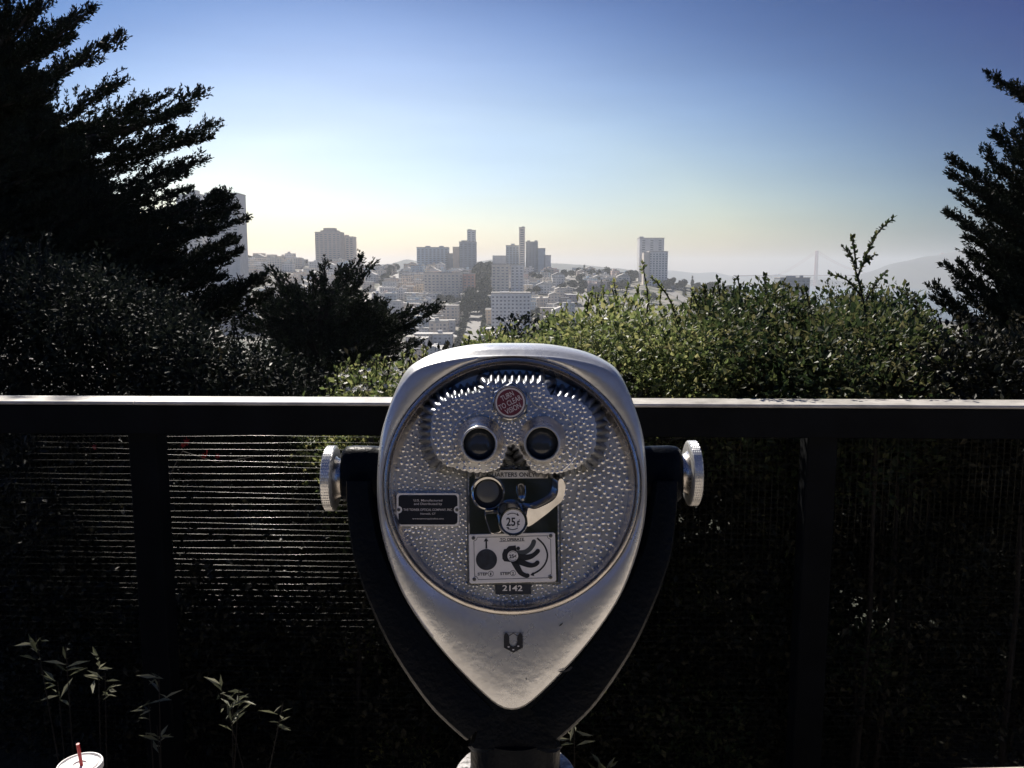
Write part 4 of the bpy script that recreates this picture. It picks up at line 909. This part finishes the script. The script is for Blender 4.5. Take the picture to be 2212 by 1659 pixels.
# ================================================================== the city on the far hill
def facade(name, wall, win=(.22, .225, .235), sx=2.6, sz=3.1, mortar=.62, seed=0.0):
    """plastered wall with rows of window openings as its surface pattern"""
    m, nt, p = mat_new(name)
    tc = N(nt, 'TexCoord'); sep = N(nt, 'SeparateXYZ'); nt.links.new(tc.outputs['Object'], sep.inputs[0])
    ad = N(nt, 'Math', operation='ADD'); nt.links.new(sep.outputs[0], ad.inputs[0]); nt.links.new(sep.outputs[1], ad.inputs[1])
    cb = N(nt, 'CombineXYZ'); nt.links.new(ad.outputs[0], cb.inputs[0]); nt.links.new(sep.outputs[2], cb.inputs[1])
    br = N(nt, 'TexBrick'); br.offset = 0; br.squash = 1
    br.inputs['Scale'].default_value = 1; br.inputs['Brick Width'].default_value = sx; br.inputs['Row Height'].default_value = sz
    br.inputs['Mortar Size'].default_value = mortar; br.inputs['Mortar Smooth'].default_value = 0
    br.inputs['Color1'].default_value = (*win, 1); br.inputs['Color2'].default_value = (*[c * 1.8 for c in win], 1)
    nz = N(nt, 'TexNoise', Scale=.15, Detail=4.0); nt.links.new(tc.outputs['Object'], nz.inputs['Vector'])
    mx = N(nt, 'Mix', data_type='RGBA'); mx.inputs[6].default_value = (*wall, 1); mx.inputs[7].default_value = (*[c * .78 for c in wall], 1)
    nt.links.new(nz.outputs[0], mx.inputs[0]); nt.links.new(mx.outputs[2], br.inputs['Mortar'])
    nt.links.new(cb.outputs[0], br.inputs['Vector']); nt.links.new(br.outputs[0], p.inputs['Base Color']); p.inputs['Roughness'].default_value = .8
    return m
WALLS = [('cream', (.82, .73, .62)), ('white', (.84, .81, .78)), ('pale grey', (.68, .67, .66)), ('beige', (.74, .61, .50)), ('pinkish', (.78, .60, .53)), ('pale blue', (.56, .66, .72)), ('tan', (.60, .49, .39)), ('grey blue', (.46, .52, .57))]
FAC = {n: [facade(n.replace(' ', '_') + '_plaster', c, sx=a, sz=3.0, mortar=bq) for a, bq in ((2.4, .62), (3.4, .8))] for n, c in WALLS}
ROOFM = [mat('pale_gravel_roof', (.50, .47, .43), .9, var=.25, vscale=.3), mat('grey_tar_roof', (.22, .22, .22), .9, var=.3, vscale=.3), mat('silver_coated_roof', (.62, .60, .57), .8, var=.2, vscale=.3)]
GLASS = mat('dark_window_glass', (.22, .23, .245), .2, spec=.6)
PLAIN = {n: mat(n.replace(' ', '_') + '_wall', c, .8, var=.15, vscale=.2) for n, c in WALLS}
PLAIN['concrete'] = mat('grey_concrete_wall', (.60, .59, .58), .8, var=.15, vscale=.2); PLAIN['brick'] = mat('brown_brick_wall', (.52, .43, .37), .85, var=.2, vscale=.2)
PLAIN['slate'] = mat('slate_grey_wall', (.36, .39, .42), .8, var=.2, vscale=.2); PLAIN['salmon'] = mat('salmon_wall', (.66, .40, .32), .8, var=.15, vscale=.2)

def block(mb, x0, x1, y0, y1, z0, z1, mi=0): mb.box((x0, y0, z0), (x1, y1, z1), mi)
def tower(name, label, xd0, xd1, ytop, Y, depth, wall, cols, floor_h=3.1, group=None, cat='apartment building', tops=(), roofm=0, wings=(), band=False, ww=.55, wh=.5, zb=None):
    """a landmark block between two photo columns at distance Y: wall, roof, windows, roof boxes and lower wings"""
    a, c = at_y(xd0, ytop, Y), at_y(xd1, ytop, Y); cx_, zt = (a[0] + c[0]) / 2, a[2]; g = float(hgt(cx_, Y)) - 3 if zb is None else zb
    root = thing(name, label, cat, (cx_, Y, g), group); wid = c[0] - a[0]
    b = MB(); block(b, a[0], c[0], Y, Y + depth, g - 4, zt); b.build('wall', PLAIN[wall], root, loc=root.location, smooth=False)
    b = MB(); block(b, a[0] - .3, c[0] + .3, Y - .3, Y + depth + .3, zt, zt + .9); b.build('roof', ROOFM[roofm], root, loc=root.location, smooth=False)
    cell = wid / cols; nfl = int((zt - g - 1.5) / floor_h); k = 0; src = None
    while nfl * cols > 96: nfl -= 1
    for i in range(nfl):
        zc = zt - 1.6 - (i + .5) * floor_h
        for j in range(cols):
            x = a[0] + (j + .5) * cell
            if src is None:
                bb = MB(); hw, hh = cell * ww / 2, floor_h * wh / 2; bb.box((-hw, -.12, -hh), (hw, .4, hh)); src = bb.build('window', GLASS, root, smooth=False); o = src
            else: o = src.copy(); COL.objects.link(o)
            o.location = (x - cx_, 0, zc - g)
    for (q0, q1, yt, dpt) in tops:
        p, q = at_y(q0, yt, Y), at_y(q1, yt, Y); b = MB(); block(b, p[0], q[0], Y + dpt, Y + dpt + depth * .5, zt - .5 if True else 0, p[2]); b.build('roof_box', PLAIN[wall], root, loc=root.location, smooth=False)
    for (q0, q1, yt, wl, fwd) in wings:
        p, q = at_y(q0, yt, Y), at_y(q1, yt, Y); b = MB(); block(b, p[0], q[0], Y - fwd, Y + depth * .7 - fwd, g - 4, p[2]); wg = b.build('wing', PLAIN[wl], root, loc=root.location, smooth=False)
        b = MB(); block(b, p[0] - .2, q[0] + .2, Y - fwd - .2, Y + depth*.7 - fwd + .2, p[2], p[2] + .7); b.build('wing_roof', ROOFM[roofm], wg, loc=root.location, smooth=False)
    LM.append((label, (xd0 + xd1) / 2, ytop + 20)); return root
LM = []
tower('high_rise', 'tall grey high-rise with balconies half hidden by the left cypress, its right edge clear', 442, 512, 418, 820, 26, 'pale grey', 5, tops=[(465, 484, 409, 4)], wings=[], wh=.45)
tower('high_rise', 'pale high-rise slab left of its taller grey twin behind the cypress', 380, 434, 421, 860, 26, 'pale grey', 5, tops=[(404, 418, 409, 4)])
tower('high_rise', 'broad brown brick apartment tower with a stepped cap on the left skyline', 680, 735, 502, 1270, 30, 'brick', 6, tops=[(697, 722, 492, 4), (690, 728, 497, 6)], wh=.42)
tower('apartment_building', 'shorter tan tower tucked against the right of the brown brick tower', 737, 763, 512, 1300, 26, 'beige', 3, tops=[(742, 750, 507, 3)])
tower('apartment_building', 'long low grey apartment block on the skyline right of the saddle street', 900, 968, 535, 1235, 24, 'grey blue', 8, tops=[(918, 928, 531, 4), (948, 957, 531, 4)], wings=[(966, 984, 548, 'slate', 0)])
tower('high_rise', 'dark bulky apartment tower on the skyline left of the tree lined street', 992, 1028, 523, 1215, 26, 'slate', 4, tops=[(996, 1010, 519, 4)], wings=[(978, 993, 534, 'tan', 0)])
tower('high_rise', 'slim pale tower rising behind the dark bulky tower on the skyline', 1009, 1027, 498, 1275, 16, 'pale grey', 2, tops=[(1010, 1019, 495, 2)])
tower('high_rise', 'slender pale tower with stacked window bands, tallest in the middle of the skyline', 1121.5, 1134, 492, 1190, 14, 'cream', 1, ww=.6, wh=.4, tops=[(1127, 1133, 489, 2)])
tower('high_rise', 'dark stepped apartment block right behind the slender pale tower', 1136, 1162, 523, 1215, 26, 'slate', 4, tops=[(1139, 1145, 519, 4), (1155, 1161, 519, 4)], wings=[(1160, 1178, 537, 'grey blue', 0), (1176, 1190, 552, 'pale grey', 0)])
tower('high_rise', 'grey blue apartment block just left of the slender pale tower', 1093, 1121, 531, 1210, 24, 'grey blue', 4, tops=[(1104, 1112, 526, 4)], wings=[(1064, 1094, 553, 'pale grey', 0)])
tower('high_rise', 'pale slab tower, taller of the pair right of the city skyline', 1382, 1435, 515, 1180, 22, 'pale grey', 3, tops=[(1382, 1391, 511, 2)], ww=.35, wh=.5)
tower('apartment_building', 'white tower with a grid of windows in front of the pale slab tower', 1403, 1443, 544, 1120, 22, 'white', 6, wings=[(1391, 1404, 546, 'cream', 0)], ww=.5, wh=.5)
tower('apartment_building', 'white eight storey apartment block on the right corner of the tree lined street', 1062, 1100, 572, 905, 22, 'cream', 4, ww=.5, wh=.42)
tower('apartment_building', 'narrower white apartment block standing beside the white eight storey block', 1103, 1131, 573, 915, 22, 'white', 3, ww=.5, wh=.42)
tower('apartment_building', 'long cream apartment block left of the tree lined street', 915, 1000, 590, 930, 20, 'cream', 10, ww=.5, wh=.42)
tower('apartment_building', 'salmon pink apartment building at the end of the long cream block', 1001, 1025, 592, 925, 20, 'salmon', 3, ww=.5, wh=.42)
tower('apartment_building', 'wide white flat roofed building below the white eight storey block', 1061, 1146, 634, 720, 26, 'white', 10, ww=.45, wh=.4, tops=[(1080, 1100, 631, 6)])
tower('apartment_building', 'dark hotel block with reddish roof boxes far right above the hedge', 1686, 1750, 601, 900, 22, 'slate', 7, tops=[(1700, 1722, 596, 4), (1730, 1738, 595, 4)], ww=.6, wh=.3)

# streets climbing the slope, and their parked cars
M['road'] = mat('pale_asphalt', (.20, .19, .18), .7, var=.2, vscale=.1)
def street(xc, y0, y1, wd, name='street'):
    yy = np.linspace(y0, y1, 70); vs = []
    for y in yy:
        for s in (-wd/2, wd/2): vs.append((xc(y) + s, y, float(max(hgt(xc(y) - wd/2, y), hgt(xc(y) + wd/2, y), hgt(xc(y), y))) + .35))
    f = [(2*i, 2*i+1, 2*i+3, 2*i+2) for i in range(69)]
    me = bpy.data.meshes.new(name); me.from_pydata(vs, [], f); tag(link(name, me, None, M['road']), kind='structure')
SX = [lambda y: -158 + (1200 - y) * .012, lambda y: -39 + (1200 - y) * .010, lambda y: 78 + (1200-y)*.01, lambda y: -282 + (1200 - y) * .012, lambda y: 195 + (1200-y)*.01]
for s_ in SX: street(s_, 545, 1262, 12)

# houses in rows up the slope
shown = lambda x, y: (470 < x < 1270 and y < 790)
HIDE = [(1.0, [(930,530),(1028,530),(1028,575),(930,575)])]
taken = []
for l in list(bpy.data.objects):
    if l.parent is None and l.get('category') == 'apartment building': taken.append((l.location.x, l.location.y))
houses = []; rg = np.random.default_rng(99)
y = 556.0
while y < 1235:
    x = -430.0
    while x < 330:
        wd = rg.uniform(8.5, 16) * (1.15 if y > 900 else 1); dp = rg.uniform(13, 19)
        xm = x + wd / 2; hit = any(abs(xm - s_(y)) < wd / 2 + 8.5 for s_ in SX)
        if hit: x += 3; continue
        if any(abs(xm - a) < 30 and -26 < y - b_ < 26 for a, b_ in taken): x += wd; continue
        g = float(hgt(xm, y)); st = int(rg.choice([2, 3, 3, 4, 5], p=[.2, .35, .2, .15, .1])); h = st * 3.0 + rg.uniform(.5, 1.5)
        px_, py_ = to_px((xm, y, g + h))
        hid = (px_ < 510) or (py_ > 625 and px_ < 790) or (py_ > 665 and px_ < 865) or (py_ > 705 and px_ < 880) or (py_ > 690 and px_ > 1120) or (600 < px_ < 790 and py_ > 600 + max(0, 700 - px_) * .4 - max(0, px_ - 700) * .2) or (px_ < 560 and py_ > 600) or (575 < px_ < 850 and py_ > 655) or (px_ < 640 and py_ > 625) or (px_ > 1230 and py_ > 640 - (px_ - 1230) * .35) or (px_ > 1010 and py_ > 735) or px_ > 1700 or py_ > 790
        if not hid and rg.random() > (.04 if y < 800 else .12): houses.append((xm, y, wd, dp, g, st, h, px_, py_))
        x += wd + rg.choice([.6, .6, .6, 4.0])
    y += rg.uniform(21, 26) if y < 900 else rg.uniform(24, 29)
if len(houses) > 290:
    houses.sort(key=lambda q: q[1]); keep = np.linspace(0, len(houses) - 1, 290).astype(int); houses = [houses[i] for i in keep]
info = []; print('houses', len(houses))
for (xm, y, wd, dp, g, st, h, px_, py_) in houses:
    ci = int(rg.choice(8, p=[.22, .2, .13, .14, .1, .09, .07, .05])); cn = WALLS[ci][0]; fm = FAC[cn][int(rg.integers(2))]; rf = int(rg.choice(3, p=[.45, .2, .35]))
    root = thing('house', None, 'house', (xm, y, g), 'houses on the far hillside')
    b = MB(); b.box((-wd/2, 0, -4), (wd/2, dp, h)); 
    if rg.random() < .5:                                        # a bay that stands out from the front
        bw = wd * rg.uniform(.2, .3); bx = rg.uniform(-wd*.2, wd*.2); b.box((bx - bw/2, -1.1, 2.8), (bx + bw/2, 0.02, h - .6))
    b.build('wall', fm, root, smooth=False)
    b = MB()
    if rg.random() < .16:
        hh = h + wd * .22; b.add([(-wd/2-.4, -.4, h), (wd/2+.4, -.4, h), (wd/2+.4, dp+.4, h), (-wd/2-.4, dp+.4, h), (0, -.4, hh), (0, dp+.4, hh)], [(0,1,4),(2,3,5),(1,2,5,4),(3,0,4,5),(3,2,1,0)]); kind_ = 'gabled'
    else:
        b.box((-wd/2-.25, -.35, h), (wd/2+.25, dp+.25, h + .5)); kind_ = 'flat roofed'
    ro = b.build('roof', ROOFM[rf], root, smooth=False)
    if kind_ == 'flat roofed' and rg.random() < .55:
        b = MB(); u = rg.uniform(-wd*.25, wd*.25); b.box((u - 1.6, dp*.35, h + .5), (u + 1.6, dp*.6, h + rg.uniform(2, 3.2))); b.build('roof_box', PLAIN[cn], ro, smooth=False)
    info.append((root, cn, kind_, wd, px_, py_, st))
# labels that single each house out: its look, then where it stands from the nearest landmark
SHORT = [(l, x, y) for l, x, y in [('the brick tower', 707, 560), ('the long low skyline block', 934, 545), ('the dark bulky skyline tower', 1010, 555), ('the slender pale tower', 1128, 570), ('the white eight storey block', 1080, 610), ('the long cream block', 957, 612), ('the salmon building', 1013, 612), ('the wide white building', 1104, 650), ('the grey high-rise', 480, 540), ('the white tower with window grid', 1420, 580)]]
from collections import defaultdict
bag = defaultdict(list)
for r_ in info:
    root, cn, kind_, wd, px_, py_, st = r_
    l = min(SHORT, key=lambda q: math.hypot(q[1] - px_, (q[2] - py_) * 1.6)); dx, dy = px_ - l[1], py_ - l[2]; dist = math.hypot(dx, dy)
    if abs(dy) > 2 * abs(dx): rel = 'below' if dy > 0 else 'above'
    elif abs(dx) > 2 * abs(dy): rel = 'right of' if dx > 0 else 'left of'
    else: rel = ('lower ' if dy > 0 else 'upper ') + ('right of' if dx > 0 else 'left of')
    sz = 'narrow' if wd < 13.5 else 'wide'
    bag[(sz, cn, kind_, rel, l[0])].append((dist, root))
ORD = ['nearest', 'second nearest', 'third nearest', 'fourth nearest', 'fifth nearest', 'sixth nearest', 'seventh nearest', 'eighth nearest', 'ninth nearest', 'tenth nearest'] + [q + ' nearest' for q in 'eleventh twelfth thirteenth fourteenth fifteenth sixteenth seventeenth eighteenth nineteenth twentieth'.split()] + ['twenty-' + q + ' nearest' for q in 'first second third fourth fifth sixth seventh eighth ninth'.split()] + ['thirtieth nearest'] + ['thirty-' + q + ' nearest' for q in 'first second third fourth fifth sixth seventh eighth ninth'.split()]
for (sz, cn, kind_, rel, ln_), lst in bag.items():
    lst.sort(key=lambda q: q[0])
    for k, (d_, root) in enumerate(lst):
        root['label'] = (f'{sz} {cn} {kind_} house {rel} {ln_}' if len(lst) == 1 else f'{ORD[min(k, len(ORD) - 1)]} {sz} {cn} {kind_} house {rel} {ln_}')

# trees on the hill: a few crowns, copied
def crown_mesh(seed, tall):
    rg = np.random.default_rng(seed); cl_ = []
    for _ in range(9 if not tall else 10):
        if tall: t = rg.uniform(.15, 1); cl_.append((rg.normal()*.10*(1-t), rg.normal()*.10*(1-t), t*2.4, .42*(1.12-t), .42*(1.12-t), .34))
        else: q = unit(rg.normal(size=3)); cl_.append((q[0]*.55, q[1]*.55, 1.25 + q[2]*.38, .48, .48, .38))
    P = clump_leaves(cl_, 75, .26, .16, seed); v, f = leaves_mesh('crown', *P); return np_mesh('crown', v, f)
CR = [crown_mesh(s_, t_) for s_, t_ in ((1, 0), (2, 0), (3, 0), (4, 1), (5, 0))]
for c_ in CR: c_.materials.append(M['far_leaf'])
tb_ = MB(); tb_.tube([(0, 0, -.6), (.02, 0, .5), (0, 0, 1.3)], [.09, .07, .03], 6, False); tmo = tb_.build('trunk', M['bark']); TM_ = tmo.data; bpy.data.objects.remove(tmo)
def far_tree(x, y, s, k, label, sz=1.0):
    g = float(hgt(x, y)); root = thing('hill_tree', label, 'tree', (x, y, g), 'trees among the houses on the far hill'); root.scale = (s, s, s * sz); root.rotation_euler = (0, 0, x * 1.7 + y)
    link('crown', CR[k], root); link('trunk', TM_, root)
spots = []
for k, yv in enumerate(np.linspace(800, 1225, 15)):           # the trees that line the middle street
    spots.append((SX[1](yv) - rg.uniform(6, 9), yv, rg.uniform(5.5, 8), int(rg.integers(3)), 1.15)); 
    spots.append((SX[1](yv) + rg.uniform(5, 9), yv + 5, rg.uniform(5.5, 8), int(rg.integers(3)), 1.15))
for yv in np.linspace(610, 780, 7): spots.append((SX[1](yv) - 8, yv, rg.uniform(3.5, 5), 3, 1.1)); spots.append((SX[1](yv) + 9, yv + 6, rg.uniform(3.5, 5), 3, 1.0))
def at_px(xd, yv): return (xd - CX) / FPX * yv * .9915
for xd, yv, s, k, z_ in ((855,1235,9,0,1.1),(835,1230,8,1,1.0),(818,1225,8,2,1.1),(845,1200,8,0,1.2),(838,1130,8,1,1.3),(832,1060,8,2,1.3),(828,1010,7,0,1.2),(790,1225,7,4,1.0),(770,1225,6,2,1.0),(905,1180,7,1,.9),(925,1170,7,2,.9),(885,1180,6,0,.9),(965,1150,7,1,.9),
    (950,880,7,0,1.1),(972,870,8,1,1.1),(990,860,7,2,1.1),(1010,850,7,4,1.1),(940,900,6,2,1.2),(920,890,6,0,1.0),(1000,900,6,1,1.2),(1150,1100,9,0,1),(1165,1060,9,1,1),(1180,1120,9,2,1),(1200,1100,8,4,1),(1220,1120,9,0,1.1),(1235,1150,8,1,1),(1195,1000,8,2,1),(1215,980,8,0,1),(1240,1000,9,1,1),(1160,960,7,2,1),(1145,940,7,4,1),
    (1185,1180,8,1,1.1),(1250,1200,7,2,1.3),(1262,1190,9,3,1.1),(1278,1190,8,0,1.1),(1295,1150,9,1,1.2),(1310,1150,11,2,1.3),(1325,1160,10,4,1.2),(1340,1150,8,0,1.1),(1352,1150,7,3,1.2),(1365,1120,8,1,1.2),(1290,1050,9,0,1),(1310,1030,9,2,1),(1330,1020,8,1,1),(1270,1020,8,4,1),(1255,950,8,0,1),(1350,1050,8,2,1.1),(1450,1100,8,1,1.2),(1465,1080,7,0,1),(1440,1050,9,2,1.1),(1480,1000,8,3,1.2),(1500,1000,9,0,1.1),(1525,960,8,1,1),(1545,950,8,2,1),
    (525,1180,9,0,1.1),(540,1200,8,1,1.1),(560,1210,7,2,1),(620,1220,7,0,1),(640,1220,6,1,1),(660,1230,6,2,1),(590,1150,7,4,1),(1128,880,6,0,1.3),(1134,760,6,2,1.1),(1150,780,7,1,1.1),(1165,800,7,0,1),(1105,960,6,2,1),(870,1000,5,3,1),(880,780,5,0,1),(905,1000,6,1,1)):
    spots.append((at_px(xd, yv), yv, s * .62, k, z_))
for _ in range(46):                                            # the wooded right shoulder of the hill
    xd = rg.uniform(1235, 1580); yv = rg.uniform(900, 1240); spots.append((at_px(xd, yv), yv, rg.uniform(3.8, 6.2), int(rg.choice([0, 1, 2, 4, 0, 1, 2, 3])), rg.uniform(.9, 1.25)))
tbag = defaultdict(list)
for (x, yv, s, k, z_) in spots:
    px_, py_ = to_px((x, yv, float(hgt(x, yv)) + s)); l = min(SHORT, key=lambda q: math.hypot(q[1] - px_, (q[2] - py_) * 1.6)); dx, dy = px_ - l[1], py_ - l[2]
    rel = ('below' if dy > 0 else 'above') if abs(dy) > 1.5 * abs(dx) else ('right of' if dx > 0 else 'left of')
    tbag[('pointed' if k == 3 else 'round', rel, l[0])].append((math.hypot(dx, dy), x, yv, s, k, z_))
for (shape, rel, ln_), lst in tbag.items():
    lst.sort()
    for i, (d_, x, yv, s, k, z_) in enumerate(lst):
        lab = f'{shape} dark tree on the hillside {rel} {ln_}' if len(lst) == 1 else (f'{ORD[min(i, len(ORD) - 1)]} {shape} tree on the hillside {rel} {ln_}')
        far_tree(x, yv, s, k, lab, z_)

# ================================================================== bay, headlands and bridge
M['water'] = mat('grey_blue_bay_water', (.05, .085, .10), .25, bump=.3, bscale=.05, bdist=1.0)
b = MB(); b.add([(-7000, 1500, -84), (9000, 1500, -84), (9000, 9300, -84), (-7000, 9300, -84)], [(0, 1, 2, 3)]); tag(b.build('bay_water', M['water'], smooth=False), kind='structure')
M['hill'] = mat('grassy_headland', (.03, .03, .03), .95, var=.45, vscale=.004, tint=(.04, .05, .03))
def ridge(name, prof, Y, depth, nx=160, seed=0):
    rg = np.random.default_rng(seed); px_ = [p[0] for p in prof]; zz = [at_y(p[0], p[1], Y)[2] + 84 for p in prof]
    xw = np.linspace(at_y(prof[0][0], 600, Y)[0], at_y(prof[-1][0], 600, Y)[0], nx); hx = np.interp(xw, [at_y(p, 600, Y)[0] for p in px_], zz)
    hx = hx + np.convolve(rg.normal(size=nx), np.ones(5) / 5, 'same') * hx.max() * .012
    ts = np.linspace(-1, 1, 21); v = []
    for t in ts:
        k = math.cos(t * math.pi / 2) ** 1.2 if abs(t) < 1 else 0
        v += [(x, Y + t * depth + 30 * math.sin(x * .004 + t * 3), -88 + (h + 4) * k * (1 + .06 * math.sin(x * .011 + t * 5) * (1 - k))) for x, h in zip(xw, hx)]
    idx = np.arange(21 * nx).reshape(21, nx); f = np.stack([idx[:-1, :-1], idx[:-1, 1:], idx[1:, 1:], idx[1:, :-1]], -1).reshape(-1, 4)
    tag(link(name, np_mesh(name, np.array(v), f, True), None, M['hill']), kind='structure')
ridge('hills', [(1780,604),(1840,602),(1880,592),(1905,584),(1940,568),(1975,560),(2000,553),(2025,551),(2060,543),(2110,539),(2160,541),(2220,548),(2300,556),(2420,575),(2600,600)], 5350, 800, seed=2)
ridge('hills', [(1150,596),(1300,590),(1400,584),(1450,584),(1500,590),(1540,588),(1580,596),(1640,598),(1700,595),(1760,597),(1830,600),(1900,604)], 6300, 500, seed=3)
ridge('hills', [(700,575),(850,570),(880,560),(920,566),(1000,572),(1060,560),(1110,566),(1230,570),(1280,575),(1340,580),(1420,590)], 3600, 500, seed=4)
# suspension bridge
M['orange'] = mat('bridge_red_paint', (.32, .075, .04), .6)
YB = 5500.0; xt = at_y(1762, 600, YB)[0]; xt2 = xt + 1280 * .88; yb2 = YB + 1280 * .47
BR = thing('suspension_bridge', 'faint distant suspension bridge across the bay entrance with a tall tower', 'bridge', (xt, YB, -84))
def bd_(b, name): return b.build(name, M['orange'], BR, loc=BR.location, smooth=False)
def bp(s): return np.array([xt + (xt2 - xt) * s, YB + (yb2 - YB) * s, 0])       # s: 0 at the near tower, 1 at the far one
for s in (0, 1):
    b = MB(); c = bp(s)
    for o in (-14, 14):
        for (z0, z1, hw) in ((-84, -17, 7.5), (-17, 60, 6.6), (60, 110, 5.6), (110, 143, 4.6)): b.box((c[0] - hw, c[1] + o - 4, z0), (c[0] + hw, c[1] + o + 4, z1))
    for z in (8, 52, 98, 136): b.box((c[0] - 4, c[1] - 10, z - 4), (c[0] + 4, c[1] + 10, z + 4))
    bd_(b, 'tower')
ad_ = np.array([xt2 - xt, yb2 - YB, 0]); al = np.linalg.norm(ad_); ad_ /= al; an = np.array([-ad_[1], ad_[0], 0])
b = MB(); b.box((-700, -13, -21), (al + 500, 13, -13.5), ax=(ad_, an, np.array([0, 0, 1])), org=(xt, YB, 0)); bd_(b, 'deck')
for o in (-13.5, 13.5):
    b = MB(); pts = [bp(0) + ad_*(-345 + 345*t) + an*o + np.array([0, 0, -14 + 155*(t**1.25)]) for t in np.linspace(0, 1, 12)] + [bp(0) + ad_*al*t + an*o + np.array([0, 0, -10 + 151*(2*t-1)**2]) for t in np.linspace(0, 1, 40)][1:] + [bp(1) + ad_*345*t + an*o + np.array([0, 0, -14 + 155*((1-t)**1.25)]) for t in np.linspace(0, 1, 12)][1:]
    b.tube(pts, 1.0, 6); bd_(b, 'cable')
b = MB()
for k in range(1, 60):
    t = k / 60; zt = -10 + 151*(2*t-1)**2
    for o in (-13.5, 13.5): c = bp(0) + ad_*al*t + an*o; b.tube([c + (0, 0, -14), c + (0, 0, zt)], .35, 4, False)
bd_(b, 'hangers')
b = MB()                                                        # steel arch and pylons of the southern approach
pts = [bp(0) + ad_*(-345 - 97*t) + np.array([0, 0, -70 + 46*math.sin(math.pi*t)]) for t in np.linspace(0, 1, 16)]
for o in (-12, 12): b.tube([p + an*o for p in pts], 2.2, 6)
bd_(b, 'approach_arch')
for q in (-345, -445):
    b = MB(); b.box((q - 9, -15, -88), (q + 9, 15, -9), ax=(ad_, an, np.array([0, 0, 1])), org=(xt, YB, 0)); b.build('pylon', PLAIN['concrete'], BR, loc=BR.location, smooth=False)

# ================================================================== the hazy air between here and the far shore
b = MB(); b.box((-6800, -40, -100), (8800, 9200, 154)); hz = b.build('haze', None, smooth=False); tag(hz, 'thin pale haze over the city and the bay', 'haze', kind='stuff')
hm = bpy.data.materials.new('pale_haze'); hm.use_nodes = True; hn = hm.node_tree; hn.nodes.clear()
pv = hn.nodes.new('ShaderNodeVolumePrincipled'); ho = hn.nodes.new('ShaderNodeOutputMaterial'); hn.links.new(pv.outputs[0], ho.inputs['Volume'])
pv.inputs['Color'].default_value = (.84, .88, .95, 1); pv.inputs['Density'].default_value = .00016; pv.inputs['Anisotropy'].default_value = .3
hz.data.materials.append(hm)
